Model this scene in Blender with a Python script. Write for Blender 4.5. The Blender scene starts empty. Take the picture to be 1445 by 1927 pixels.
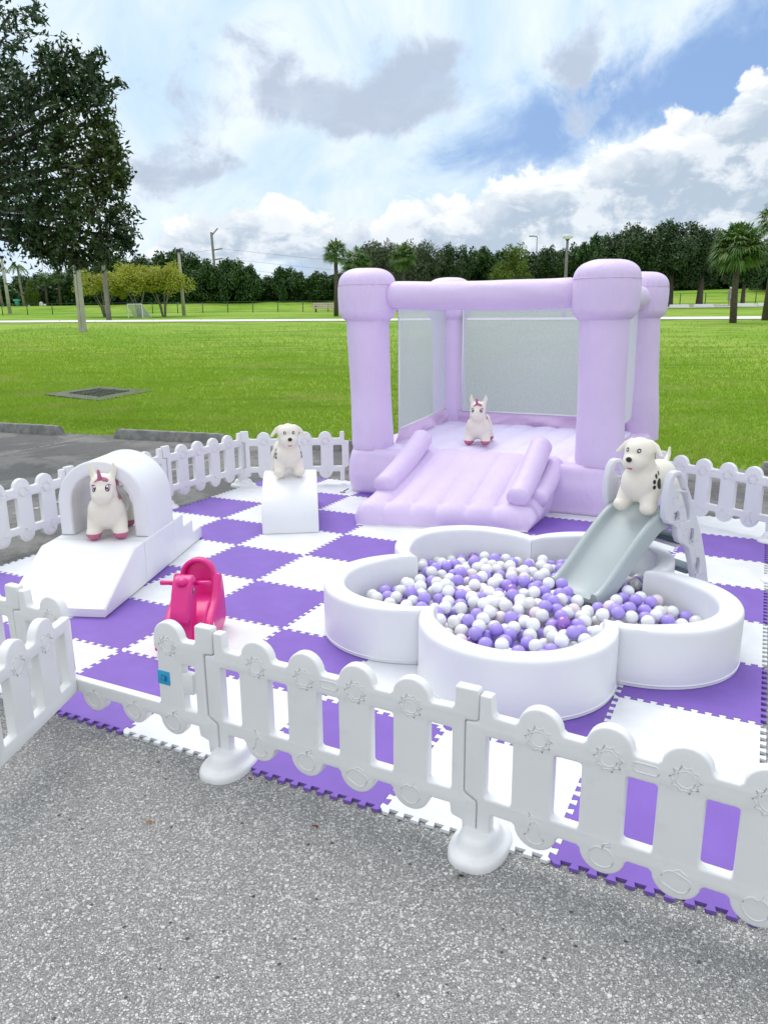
import bpy, bmesh, math, random
import numpy as np
from mathutils import Vector, Matrix, noise
from mathutils.bvhtree import BVHTree
R = random.Random(7)
rad = math.radians
S = bpy.context.scene
COL = S.collection

# ------------------------------------------------------------------ camera
F, PITCH, ROLL, CH = 1435.3, 0.25119, -0.0068, 1.715
cam = bpy.data.cameras.new('camera'); co = bpy.data.objects.new('camera', cam); COL.objects.link(co)
cam.sensor_fit = 'VERTICAL'; cam.sensor_height = 24; cam.lens = 24 * F / 1927
cam.clip_end = 3000; cam.clip_start = .05
FW = Vector((0, math.cos(PITCH), -math.sin(PITCH))); UP = Vector((0, math.sin(PITCH), math.cos(PITCH))); RT = Vector((1, 0, 0))
RT2 = math.cos(ROLL) * RT + math.sin(ROLL) * UP; UP2 = -math.sin(ROLL) * RT + math.cos(ROLL) * UP
co.matrix_world = Matrix(((RT2.x, UP2.x, -FW.x, 0), (RT2.y, UP2.y, -FW.y, 0), (RT2.z, UP2.z, -FW.z, CH), (0, 0, 0, 1)))
S.camera = co
def ray(x, y): return FW + RT2 * ((x - 722.5) / F) - UP2 * ((y - 963.5) / F)
def G(x, y, z=0.0):
    d = ray(x, y); t = (z - CH) / d.z; return Vector((d.x * t, d.y * t, z))
# parking lot edge
E0 = Vector((-3.94, 11.3)); ED = Vector((.9404, -.34)); EN = Vector((.34, .9404))
def edge_d(x, y): return (x - E0.x) * EN.x + (y - E0.y) * EN.y
def sst(a, b, x):
    t = min(1, max(0, (x - a) / (b - a))); return t * t * (3 - 2 * t)
def tz(x, y):
    d = edge_d(x, y)
    if d < -.3: return -.06
    z = .03 * max(0, y - 11) + (.0002 * min(x, 90) if x > 0 else .00005 * max(x, -90)) * max(0, y - 11)
    z += -.03 + .07 * sst(.0, .8, d)
    if y > 84: z += sst(86, 99, y) * (1.0 + .006 * min(60, max(-40, x)))
    if y > 99: z -= .02 * (min(y, 400) - 99)
    return z
def GT(x, y):
    d = ray(x, y); p = Vector((0, 0, CH)); t = 9.0
    while t < 600:
        q = p + d * t
        if q.z < tz(q.x, q.y): break
        t += .25
    return Vector((q.x, q.y, tz(q.x, q.y)))
def far(px, Y):
    d = ray(px, 600); x = d.x / d.y * Y; return Vector((x, Y, tz(x, Y)))
def zpix(px, py, Y):
    d = ray(px, py); return CH + d.z / d.y * Y

# ------------------------------------------------------------------ materials
class X:
    def __init__(s, nt, v): s.nt, s.v = nt, v
    def m(s, op, *o):
        n = s.nt.nodes.new('ShaderNodeMath'); n.operation = op
        for i, a in enumerate((s,) + o):
            a = a.v if isinstance(a, X) else a
            if isinstance(a, (int, float)): n.inputs[i].default_value = a
            else: s.nt.links.new(a, n.inputs[i])
        return X(s.nt, n.outputs[0])
    def __add__(s, o): return s.m('ADD', o)
    def __radd__(s, o): return s.m('ADD', o)
    def __sub__(s, o): return s.m('SUBTRACT', o)
    def __rsub__(s, o): return X(s.nt, float(o)).m('SUBTRACT', s)
    def __mul__(s, o): return s.m('MULTIPLY', o)
    def __rmul__(s, o): return s.m('MULTIPLY', o)
    def __truediv__(s, o): return s.m('DIVIDE', o)
    def step(s, a, b):
        n = s.nt.nodes.new('ShaderNodeMapRange'); n.interpolation_type = 'SMOOTHSTEP'
        s.nt.links.new(s.v, n.inputs[0]); n.inputs[1].default_value = a; n.inputs[2].default_value = b
        return X(s.nt, n.outputs[0])
def nd(nt, t, **k):
    n = nt.nodes.new(t)
    for a, b in k.items():
        if a.startswith('i_'):
            a = a[2:]; s = n.inputs[int(a)] if a.isdigit() else n.inputs[a.replace('_', ' ')]
            if hasattr(b, 'links'): nt.links.new(b, s)
            elif isinstance(b, X): nt.links.new(b.v, s)
            else: s.default_value = b
        else: setattr(n, a, b)
    return n
def c4(c): return tuple(c) + (1,) if len(c) == 3 else c
def mixc(nt, f, a, b, bt='MIX'):
    n = nt.nodes.new('ShaderNodeMix'); n.data_type = 'RGBA'; n.blend_type = bt
    for s, v in ((n.inputs[0], f), (n.inputs[6], a), (n.inputs[7], b)):
        if isinstance(v, X): v = v.v
        if isinstance(v, (tuple, list)): s.default_value = c4(v)
        elif isinstance(v, (int, float)): s.default_value = v
        else: nt.links.new(v, s)
    return n.outputs[2]
def mnoise(nt, vec, scale, detail=4, rough=.55, dist=0):
    n = nd(nt, 'ShaderNodeTexNoise', i_Scale=scale, i_Detail=detail, i_Roughness=rough, i_Distortion=dist)
    if vec is not None: nt.links.new(vec, n.inputs['Vector'])
    return X(nt, n.outputs['Fac'])
MATS = {}
def newmat(name):
    m = bpy.data.materials.new(name); m.use_nodes = True; nt = m.node_tree; nt.nodes.clear()
    out = nt.nodes.new('ShaderNodeOutputMaterial'); b = nt.nodes.new('ShaderNodeBsdfPrincipled'); nt.links.new(b.outputs[0], out.inputs[0])
    MATS[name] = m
    return m, nt, b, out
def bump(nt, b, h, strength=.3, dist=.002):
    n = nd(nt, 'ShaderNodeBump', i_Strength=strength, i_Distance=dist); nt.links.new(h.v if isinstance(h, X) else h, n.inputs['Height'])
    nt.links.new(n.outputs[0], b.inputs['Normal'])
def pmat(name, col, rough=.5, var=.06, vs=6, bs=0, bsc=60, bd=.001, dirt=None, dscale=3, sss=0, coat=0, metal=0, streak=False):
    m, nt, b, out = newmat(name)
    tc = nt.nodes.new('ShaderNodeTexCoord'); v = tc.outputs['Object']
    n1 = mnoise(nt, v, vs, 5)
    lo = tuple(c * (1 - var) for c in col); hi = tuple(min(.97, c * (1 + var)) for c in col)
    c = mixc(nt, n1.step(.3, .7), lo, hi)
    if dirt:
        n2 = mnoise(nt, v, dscale, 8, .7)
        c = mixc(nt, n2.step(.52, .75) * .6, c, dirt)
    nt.links.new(c, b.inputs['Base Color'])
    b.inputs['Roughness'].default_value = rough; b.inputs['Metallic'].default_value = metal
    if sss: b.inputs['Subsurface Weight'].default_value = sss; b.inputs['Subsurface Radius'].default_value = (.02, .015, .012); b.inputs['Subsurface Scale'].default_value = .5
    if coat: b.inputs['Coat Weight'].default_value = coat
    if bs: bump(nt, b, mnoise(nt, v, bsc, 4), bs, bd)
    return m
def island(nt): 
    g = nt.nodes.new('ShaderNodeNewGeometry'); return X(nt, g.outputs['Random Per Island'])
def leafmat(name, a, b_, c_, trans=.25, rough=.5):
    m, nt, b, out = newmat(name)
    r = island(nt); tc = nt.nodes.new('ShaderNodeTexCoord')
    n = mnoise(nt, tc.outputs['Object'], .8, 3)
    c = mixc(nt, r, a, b_); c = mixc(nt, n.step(.5, .75) * .7, c, c_)
    nt.links.new(c, b.inputs['Base Color']); b.inputs['Roughness'].default_value = rough
    t = nt.nodes.new('ShaderNodeBsdfTranslucent'); nt.links.new(c, t.inputs[0])
    mx = nt.nodes.new('ShaderNodeMixShader'); mx.inputs[0].default_value = trans
    nt.links.new(b.outputs[0], mx.inputs[1]); nt.links.new(t.outputs[0], mx.inputs[2]); nt.links.new(mx.outputs[0], out.inputs[0])
    return m

def build_materials():
    pmat('vinyl_white', (.83, .84, .855), .36, .02, 3, .22, 7, .02)
    pmat('plastic_white', (.80, .805, .80), .40, .015, 5, .08, 90, .0005, dirt=(.66, .655, .63), dscale=6)
    pmat('relief_white', (.80, .80, .79), .4, .02)
    pmat('plastic_grey', (.70, .70, .76), .4, .02, 5, .05, 60)
    pmat('chute_grey', (.43, .485, .485), .33, .03, 4, .05, 50)
    pmat('step_dark', (.13, .17, .21), .5, .05)
    pmat('knob_grey', (.30, .31, .34), .45, .05)
    pmat('latch_blue', (.02, .36, .62), .35, .03); pmat('latch_blue_dark', (.01, .16, .32), .35, .03)
    pmat('rubber_cream', (.82, .775, .665), .33, .03, 8, .1, 40, .001, sss=.15)
    pmat('paint_black', (.008, .008, .01), .3, .1); pmat('paint_white', (.85, .85, .85), .3, .02)
    pmat('paint_pink', (.52, .14, .26), .45, .06); pmat('paint_red', (.6, .01, .01), .35, .05); pmat('paint_violet', (.55, .2, .45), .35, .05)
    pmat('pink_plastic', (.72, .012, .22), .35, .04, 6, .08, 120, .0006, coat=.15)
    pmat('concrete', (.36, .355, .33), .9, .18, 5, .5, 60, .004, dirt=(.16, .15, .13), dscale=4)
    pmat('pole_concrete', (.42, .40, .35), .85, .12, 2, .3, 20, .01)
    pmat('pole_wood', (.20, .19, .165), .85, .2, 3)
    pmat('stop_concrete', (.24, .24, .23), .9, .25, 9, .6, 50, .006, dirt=(.06, .06, .055), dscale=6)
    pmat('path_concrete', (.72, .71, .68), .85, .05, .5)
    pmat('bark', (.09, .075, .06), .9, .3, 8, .6, 20, .02); pmat('bark_pale', (.25, .22, .18), .9, .25, 5)
    pmat('fence_green', (.01, .07, .04), .5, .1); pmat('goal_white', (.8, .8, .8), .4, .02)
    pmat('metal_dark', (.03, .03, .035), .5, .1); pmat('pit_shade', (.008, .008, .008), .9, .1)
    pmat('bench_pink', (.62, .42, .50), .5, .05); pmat('teal', (.08, .42, .36), .5, .05)
    pmat('stone_white', (.7, .7, .68), .8, .1); pmat('globe', (.75, .76, .76), .3, .02)
    pmat('skin', (.45, .25, .17), .6, .05); pmat('cloth_dark', (.015, .015, .02), .8, .1); pmat('cloth_white', (.7, .7, .7), .8, .05); pmat('cloth_grey', (.3, .3, .34), .8, .1)
    pmat('drain_concrete', (.13, .13, .12), .9, .25, 6, .5, 50, .006, dirt=(.06, .07, .045), dscale=4)
    pmat('leaf_red', (.20, .012, .008), .6, .3, 40); pmat('leaf_orange', (.42, .14, .04), .6, .3, 40)
    pmat('tar', (.012, .012, .013), .7, .3, 40)
    # play balls
    pmat('ball_purple', (.41, .31, .79), .28, .02, 20); pmat('ball_white', (.90, .91, .92), .25, .01, 20, sss=.1)
    pmat('ball_pearl', (.80, .80, .79), .2, .05, 12, metal=.05, coat=.4); pmat('ball_blush', (.82, .70, .74), .25, .02, 12, coat=.3)
    pmat('ball_metallic', (.36, .17, .60), .2, .04, 12, metal=.45, coat=.4)
    pmat('brick_dirt', (.20, .12, .07), .9, .4, 30)
    # inflatable
    for nm, c in (('inflatable', (.735, .60, .85)), ('inflatable_pink', (.76, .58, .79)), ('inflatable_bed', (.76, .70, .91))):
        m, nt, b, out = newmat(nm)
        tc = nt.nodes.new('ShaderNodeTexCoord'); v = tc.outputs['Object']
        n = mnoise(nt, v, 1.5, 4); c2 = mixc(nt, n.step(.3, .7), tuple(k * .96 for k in c), tuple(min(.95, k * 1.04) for k in c))
        nt.links.new(c2, b.inputs['Base Color']); b.inputs['Roughness'].default_value = .5
        b.inputs['Sheen Weight'].default_value = .1
        mp = nd(nt, 'ShaderNodeMapping', i_Scale=(1, 1, .35)); nt.links.new(v, mp.inputs[0])
        h = mnoise(nt, mp.outputs[0], 7, 5, .6, 1.2) + mnoise(nt, v, 260, 2) * .05
        bump(nt, b, h, .5, .02)
    # net
    m, nt, b, out = newmat('net')
    b.inputs['Base Color'].default_value = (.68, .71, .76, 1); b.inputs['Roughness'].default_value = .7
    tc = nt.nodes.new('ShaderNodeTexCoord'); v = tc.outputs['Object']
    t = nt.nodes.new('ShaderNodeBsdfTransparent'); mx = nt.nodes.new('ShaderNodeMixShader')
    f = mnoise(nt, v, 60, 3) * .3 + .58
    nt.links.new(f.v, mx.inputs[0]); nt.links.new(t.outputs[0], mx.inputs[1]); nt.links.new(b.outputs[0], mx.inputs[2]); nt.links.new(mx.outputs[0], out.inputs[0])
    m, nt, b, out = newmat('net_dense')
    b.inputs['Base Color'].default_value = (.80, .82, .88, 1); b.inputs['Roughness'].default_value = .7
    t = nt.nodes.new('ShaderNodeBsdfTransparent'); mx = nt.nodes.new('ShaderNodeMixShader'); mx.inputs[0].default_value = .85
    nt.links.new(t.outputs[0], mx.inputs[1]); nt.links.new(b.outputs[0], mx.inputs[2]); nt.links.new(mx.outputs[0], out.inputs[0])
    # foam mat
    for nm, c in (('foam_purple', (.205, .105, .475)), ('foam_white', (.77, .785, .81))):
        m, nt, b, out = newmat(nm)
        tc = nt.nodes.new('ShaderNodeTexCoord'); v = tc.outputs['Object']
        w = nd(nt, 'ShaderNodeTexWave', wave_type='BANDS', bands_direction='X', i_Scale=62.0); nt.links.new(v, w.inputs[0])
        oi = nt.nodes.new('ShaderNodeObjectInfo'); r = X(nt, oi.outputs['Random'])
        n = mnoise(nt, v, 5, 6)
        cc = mixc(nt, n.step(.35, .7), tuple(k * .93 for k in c), tuple(min(.9, k * 1.05) for k in c))
        cc = mixc(nt, r * .18, cc, tuple(k * .85 for k in c))
        sc = mnoise(nt, v, 14, 8, .75)
        cc = mixc(nt, sc.step(.60, .78) * .30, cc, tuple(k * .6 for k in c))
        nt.links.new(cc, b.inputs['Base Color']); b.inputs['Roughness'].default_value = .62
        bump(nt, b, X(nt, w.outputs['Fac']), .5, .001)
    # asphalt
    m, nt, b, out = newmat('asphalt')
    tc = nt.nodes.new('ShaderNodeTexCoord'); v = tc.outputs['Object']
    wn = nd(nt, 'ShaderNodeTexNoise', i_Scale=60.0, i_Detail=2.0); nt.links.new(v, wn.inputs[0])
    va = nd(nt, 'ShaderNodeVectorMath', operation='MULTIPLY_ADD'); nt.links.new(wn.outputs['Color'], va.inputs[0]); va.inputs[1].default_value = (.007, .007, 0); nt.links.new(v, va.inputs[2])
    def vor(sc, feat='F1'):
        q = nd(nt, 'ShaderNodeTexVoronoi', feature=feat, i_Scale=sc); nt.links.new(va.outputs[0], q.inputs['Vector']); return q
    v1 = vor(150.); v2 = vor(300.); ve = vor(150., 'DISTANCE_TO_EDGE')
    sep = nt.nodes.new('ShaderNodeSeparateColor'); nt.links.new(v1.outputs['Color'], sep.inputs[0])
    sep2 = nt.nodes.new('ShaderNodeSeparateColor'); nt.links.new(v2.outputs['Color'], sep2.inputs[0])
    r1 = X(nt, sep.outputs[0]); r1b = X(nt, sep.outputs[1]); r2 = X(nt, sep2.outputs[0])
    fine = mixc(nt, r2, (.15, .15, .145), (.42, .42, .405))
    stone = mixc(nt, r1b, (.30, .30, .29), (.78, .77, .74))
    edge = X(nt, ve.outputs['Distance']).step(.01, .12)
    c = mixc(nt, r1.step(.38, .46) * edge, fine, stone)
    c = mixc(nt, (1 - edge) * .42, c, (.08, .08, .08))
    # older, darker lot away from the foreground, worn patches
    sp = nt.nodes.new('ShaderNodeSeparateXYZ'); nt.links.new(v, sp.inputs[0]); px, py = X(nt, sp.outputs[0]), X(nt, sp.outputs[1])
    old = (py - px * .1 + mnoise(nt, v, 1.1, 4) * 1.6).step(5.6, 6.6)
    big = mnoise(nt, v, .9, 7, .65, .6); big2 = mnoise(nt, v, 3.2, 6, .7)
    sp2 = mnoise(nt, v, 90, 3, .7)
    oldc = mixc(nt, big.step(.44, .54), (.10, .098, .09), (.27, .262, .24))
    oldc = mixc(nt, big2.step(.53, .63) * .75, oldc, (.05, .048, .043))
    oldc = mixc(nt, sp2.step(.35, .65) * .5, oldc, (.32, .31, .30))
    c = mixc(nt, old * .85, c, oldc)
    tone = mnoise(nt, v, 1.4, 5, .6)
    c = mixc(nt, tone.step(.35, .7) * .30, c, (.10, .10, .098), 'MULTIPLY') if False else mixc(nt, tone.step(.45, .75) * .22, c, (.12, .12, .115))
    b.inputs['Roughness'].default_value = .85
    v3 = nd(nt, 'ShaderNodeTexVoronoi', feature='F1', i_Scale=62.0); nt.links.new(va.outputs[0], v3.inputs['Vector'])
    sep3 = nt.nodes.new('ShaderNodeSeparateColor'); nt.links.new(v3.outputs['Color'], sep3.inputs[0]); r3 = X(nt, sep3.outputs[0]); r3b = X(nt, sep3.outputs[1])
    big_ = r3.step(.80, .82) * X(nt, v3.outputs['Distance']).step(.46, .38) * (1 - old)
    c = mixc(nt, big_ * .85, c, mixc(nt, r3b, (.34, .34, .33), (.80, .79, .76)))
    dk = r3.step(.012, .008) * X(nt, v3.outputs['Distance']).step(.42, .34); c = mixc(nt, dk * .8, c, (.02, .02, .02))
    h = r1.step(.3, .6) * edge * .7 + r2 * .35 + big_ * .6
    nt.links.new(c, b.inputs['Base Color'])
    bump(nt, b, h, .9, .006)
    # grass ground
    m, nt, b, out = newmat('grass_ground')
    tc = nt.nodes.new('ShaderNodeTexCoord'); v = tc.outputs['Object']
    n1 = mnoise(nt, v, .12, 6, .6, .5); n2 = mnoise(nt, v, 1.3, 6, .7)
    mp = nd(nt, 'ShaderNodeMapping', i_Scale=(.6, 3, 1)); nt.links.new(v, mp.inputs[0]); n3 = mnoise(nt, mp.outputs[0], .5, 6, .65); n4 = mnoise(nt, v, 22, 5, .8)
    c = mixc(nt, n1.step(.35, .62), (.19, .36, .025), (.32, .45, .07))
    c = mixc(nt, n3.step(.48, .66) * .75, c, (.08, .18, .012))
    c = mixc(nt, n2.step(.52, .74) * .5, c, (.33, .36, .11))
    c = mixc(nt, n4.step(.42, .66) * .5, c, (.05, .12, .01))
    nt.links.new(c, b.inputs['Base Color']); b.inputs['Roughness'].default_value = .9; b.inputs['Specular IOR Level'].default_value = .1
    bump(nt, b, n4 + n2, .8, .03)
    leafmat('grass_blade', (.21, .37, .015), (.35, .49, .045), (.46, .47, .14), .4, .6)
    nt = MATS['grass_blade'].node_tree; [setattr(q.inputs['Scale'], 'default_value', .45) for q in nt.nodes if q.type == 'TEX_NOISE']
    leafmat('leaf_big', (.008, .030, .006), (.036, .095, .018), (.09, .14, .02), .16, .42)
    leafmat('leaf_dark', (.008, .032, .006), (.05, .14, .016), (.09, .19, .022), .08)
    leafmat('leaf_oak', (.010, .032, .007), (.045, .11, .02), (.09, .15, .03), .08)
    leafmat('leaf_olive', (.05, .08, .035), (.12, .16, .07), (.10, .12, .06), .15)
    leafmat('leaf_yellow', (.24, .29, .02), (.52, .54, .06), (.18, .27, .02), .3)
    leafmat('leaf_lime', (.06, .13, .01), (.18, .26, .02), (.10, .18, .01), .25)
    leafmat('frond', (.05, .13, .025), (.17, .29, .06), (.27, .34, .08), .25)
build_materials()

# ------------------------------------------------------------------ object helpers
def M_(name): return MATS[name]
def mesh(name, V, Fc, smooth=False):
    me = bpy.data.meshes.new(name); me.from_pydata([tuple(v) for v in V], [], Fc); me.update()
    if smooth: me.polygons.foreach_set('use_smooth', [True] * len(me.polygons))
    return me
def bm_mesh(name, bm, smooth=False):
    bmesh.ops.recalc_face_normals(bm, faces=bm.faces)
    me = bpy.data.meshes.new(name); bm.to_mesh(me); bm.free()
    if smooth: me.polygons.foreach_set('use_smooth', [True] * len(me.polygons))
    return me
def obj(name, me, mat=None, parent=None, loc=None, rot=None, label=None):
    if isinstance(me, bmesh.types.BMesh): me = bm_mesh(name, me)
    o = bpy.data.objects.new(name, me); COL.objects.link(o)
    if mat and not me.materials: me.materials.append(M_(mat))
    if parent: o.parent = parent
    if loc is not None: o.location = loc
    if rot is not None: o.rotation_euler = rot
    if label: o['label'] = label
    me.name = name
    return o
def tag(o, label, cat, group=None):
    o['label'] = label; o['category'] = cat
    if group: o['group'] = group
    return o
def thing(name, label, cat, loc=(0, 0, 0), rz=0, group=None, scale=None):
    o = bpy.data.objects.new(name, None); COL.objects.link(o); o.empty_display_size = .1
    o.location = loc; o.rotation_euler = (0, 0, rz)
    if scale: o.scale = (scale,) * 3
    return tag(o, label, cat, group)
def struct(name, me, mat):
    o = obj(name, me, mat); o['kind'] = 'structure'; return o
KIDS = {}
def kids(o):
    return [c for c in COL.objects if c.parent == o]
def copy_tree(o, loc=None, rz=None, label=None, group=None, scale=None, parent=None, ch=None):
    c = o.copy(); COL.objects.link(c)
    if parent: c.parent = parent
    if loc is not None: c.location = loc
    if rz is not None: c.rotation_euler = (0, 0, rz)
    if scale is not None: c.scale = (scale,) * 3 if isinstance(scale, (int, float)) else scale
    if label: c['label'] = label
    if group: c['group'] = group
    for k in kids(o): copy_tree(k, parent=c)
    return c
def add_smooth(me, ang=40):
    me.polygons.foreach_set('use_smooth', [True] * len(me.polygons))
    try:
        bm = bmesh.new(); bm.from_mesh(me)
        for e in bm.edges:
            e.smooth = not (len(e.link_faces) == 2 and e.calc_face_angle(0) > rad(ang))
        bm.to_mesh(me); bm.free()
    except Exception: pass
    return me
def evalmesh(o, name):
    bpy.context.view_layer.update(); dg = bpy.context.evaluated_depsgraph_get()
    me = bpy.data.meshes.new_from_object(o.evaluated_get(dg)); me.name = name
    d = o.data; bpy.data.objects.remove(o)
    return me
def plate(polys, th, bev=.004, axis='XZ', res=2):
    """polys: [outer, hole...] 2D closed; extruded th, bevelled. axis: which plane the outline lies in"""
    cu = bpy.data.curves.new('tmp', 'CURVE'); cu.dimensions = '2D'; cu.fill_mode = 'BOTH'
    cu.extrude = max(0, th / 2 - bev); cu.bevel_depth = bev; cu.offset = -bev; cu.bevel_resolution = res
    for p in polys:
        s = cu.splines.new('POLY'); s.points.add(len(p) - 1)
        for i, q in enumerate(p): s.points[i].co = (q[0], q[1], 0, 1)
        s.use_cyclic_u = True
    o = bpy.data.objects.new('tmp', cu); COL.objects.link(o)
    me = evalmesh(o, 'plate'); bpy.data.curves.remove(cu)
    me.materials.clear()
    if axis == 'XZ': me.transform(Matrix(((1, 0, 0, 0), (0, 0, -1, 0), (0, 1, 0, 0), (0, 0, 0, 1))))
    if axis == 'YZ': me.transform(Matrix(((0, 0, 1, 0), (1, 0, 0, 0), (0, 1, 0, 0), (0, 0, 0, 1))))
    bm = bmesh.new(); bm.from_mesh(me); bmesh.ops.remove_doubles(bm, verts=bm.verts, dist=1e-5); bm.to_mesh(me); bm.free()
    return add_smooth(me, 35)
def arc(cx, cy, r, a0, a1, n=10): return [(cx + r * math.cos(rad(a0 + (a1 - a0) * i / n)), cy + r * math.sin(rad(a0 + (a1 - a0) * i / n))) for i in range(n + 1)]
def rrect(x0, y0, x1, y1, r, n=3):
    return arc(x1 - r, y0 + r, r, -90, 0, n) + arc(x1 - r, y1 - r, r, 0, 90, n) + arc(x0 + r, y1 - r, r, 90, 180, n) + arc(x0 + r, y0 + r, r, 180, 270, n)
def tube_bm(bm, pts, rads, n=8, cap=True):
    rings = []; pts = [Vector(p) for p in pts]
    if isinstance(rads, (int, float)): rads = [rads] * len(pts)
    for i, p in enumerate(pts):
        d = (pts[min(i + 1, len(pts) - 1)] - pts[max(i - 1, 0)]).normalized()
        a = d.cross(Vector((0, 0, 1)) if abs(d.z) < .9 else Vector((1, 0, 0))).normalized(); b = d.cross(a)
        rings.append([bm.verts.new(p + (a * math.cos(2 * math.pi * k / n) + b * math.sin(2 * math.pi * k / n)) * rads[i]) for k in range(n)])
    for i in range(len(rings) - 1):
        for k in range(n): bm.faces.new((rings[i][k], rings[i][(k + 1) % n], rings[i + 1][(k + 1) % n], rings[i + 1][k]))
    if cap: bm.faces.new(rings[0][::-1]); bm.faces.new(rings[-1])
    return bm
def tube(pts, r, n=8):
    return bm_mesh('tube', tube_bm(bmesh.new(), pts, r, n), True)
def box_bm(bm, c, s, rz=0, M=None):
    m = Matrix.Translation(c) @ Matrix.Rotation(rz, 4, 'Z') @ Matrix.Diagonal((s[0], s[1], s[2], 1))
    if M: m = M @ m
    return bmesh.ops.create_cube(bm, size=1, matrix=m)['verts']
def box(c, s, bev=0, seg=2):
    bm = bmesh.new(); box_bm(bm, c, s)
    if bev: bmesh.ops.bevel(bm, geom=bm.edges[:], offset=bev, segments=seg, affect='EDGES', profile=.5)
    return add_smooth(bm_mesh('box', bm), 35)
def lathe(prof, n=32, fn=None):
    V = []; Fc = []
    for i, (r, z) in enumerate(prof):
        for k in range(n):
            a = 2 * math.pi * k / n; rr = r * (1 + (fn(a, z) if fn else 0)); V.append((rr * math.cos(a), rr * math.sin(a), z))
    for i in range(len(prof) - 1):
        for k in range(n): Fc.append((i * n + k, i * n + (k + 1) % n, (i + 1) * n + (k + 1) % n, (i + 1) * n + k))
    Fc.append(tuple(range(n))[::-1]); Fc.append(tuple((len(prof) - 1) * n + k for k in range(n)))
    return mesh('lathe', V, Fc, True)
def ell(bm, c, r, rot=None, seg=20):
    m = Matrix.Translation(c) @ (rot.to_matrix().to_4x4() if rot else Matrix.Identity(4)) @ Matrix.Diagonal((r[0], r[1], r[2], 1))
    bmesh.ops.create_uvsphere(bm, u_segments=seg, v_segments=seg // 2 + 2, radius=1, matrix=m)
def cap(bm, a, b, ra, rb, flat=None, n=9):
    a, b = Vector(a), Vector(b)
    for i in range(n):
        t = i / (n - 1); r = ra + (rb - ra) * t
        ell(bm, a.lerp(b, t), (r, r * (flat or 1), r), seg=14)
def remesh(bm, vox=.007, it=8, fac=.5):
    me = bm_mesh('r', bm); o = bpy.data.objects.new('tmp', me); COL.objects.link(o)
    m = o.modifiers.new('r', 'REMESH'); m.mode = 'VOXEL'; m.voxel_size = vox; m.use_smooth_shade = True
    s = o.modifiers.new('s', 'SMOOTH'); s.factor = fac; s.iterations = it
    r = evalmesh(o, 'blob'); r.polygons.foreach_set('use_smooth', [True] * len(r.polygons)); return r
def decal(me, org, d, up, poly, off=.0012, rings=4):
    """project a 2D outline (star shaped about its mean) on a mesh along direction d"""
    bvh = BVHTree.FromPolygons([v.co for v in me.vertices], [p.vertices for p in me.polygons])
    d = Vector(d).normalized(); up = Vector(up); right = d.cross(up).normalized(); up = right.cross(d).normalized(); org = Vector(org)
    cx = sum(p[0] for p in poly) / len(poly); cy = sum(p[1] for p in poly) / len(poly)
    V = []; Fc = []; n = len(poly)
    def pr(x, y):
        q = org + right * x + up * y
        h = bvh.ray_cast(q - d * .5, d)
        if h[0] is None:
            h = bvh.find_nearest(q)
        return h[0] + h[1] * off if h[1].dot(d) < 0 else h[0] - h[1] * off
    V.append(pr(cx, cy))
    for k in range(1, rings + 1):
        for (x, y) in poly: V.append(pr(cx + (x - cx) * k / rings, cy + (y - cy) * k / rings))
    for i in range(n): Fc.append((0, 1 + i, 1 + (i + 1) % n))
    for k in range(rings - 1):
        for i in range(n):
            a = 1 + k * n; b_ = a + n; Fc.append((a + i, b_ + i, b_ + (i + 1) % n, a + (i + 1) % n))
    return mesh('decal', V, Fc, True)
def oval(cx, cy, rx, ry, n=18, rot=0):
    return [(cx + math.cos(t) * rx * math.cos(rot) - math.sin(t) * ry * math.sin(rot), cy + math.cos(t) * rx * math.sin(rot) + math.sin(t) * ry * math.cos(rot)) for t in [2 * math.pi * k / n for k in range(n)]]
def join(ms, name='j'):
    bm = bmesh.new()
    for m in ms: bm.from_mesh(m)
    me = bpy.data.meshes.new(name); bm.to_mesh(me); bm.free(); return me
def fastmesh(name, V, quads, nper=4):
    me = bpy.data.meshes.new(name); nv = len(V); nf = len(quads)
    me.vertices.add(nv); me.vertices.foreach_set('co', np.asarray(V, dtype=np.float32).ravel())
    q = np.asarray(quads, dtype=np.int32); me.loops.add(q.size); me.loops.foreach_set('vertex_index', q.ravel())
    me.polygons.add(nf); me.polygons.foreach_set('loop_start', np.arange(nf, dtype=np.int32) * nper); me.polygons.foreach_set('loop_total', np.full(nf, nper, dtype=np.int32))
    me.update(calc_edges=True); me.validate(); return me
def cards(name, P, D, N, L, W, pointed=True):
    """leaf quads: centre P, axis D, side N (unit arrays), length L, width W -> diamond leaves"""
    L = np.asarray(L)[:, None]; W = np.asarray(W)[:, None]
    fold = np.cross(D, N) * W * .25
    a = P - D * L / 2; b = P + N * W / 2 + fold - D * L * .05; c = P + D * L / 2; d = P - N * W / 2 + fold - D * L * .05
    V = np.stack([a, b, c, d], 1).reshape(-1, 3); n = len(P)
    return fastmesh(name, V, np.arange(4 * n).reshape(n, 4))
def unit(a): return a / np.linalg.norm(a, axis=1, keepdims=True)
RN = np.random.default_rng(5)

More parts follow.
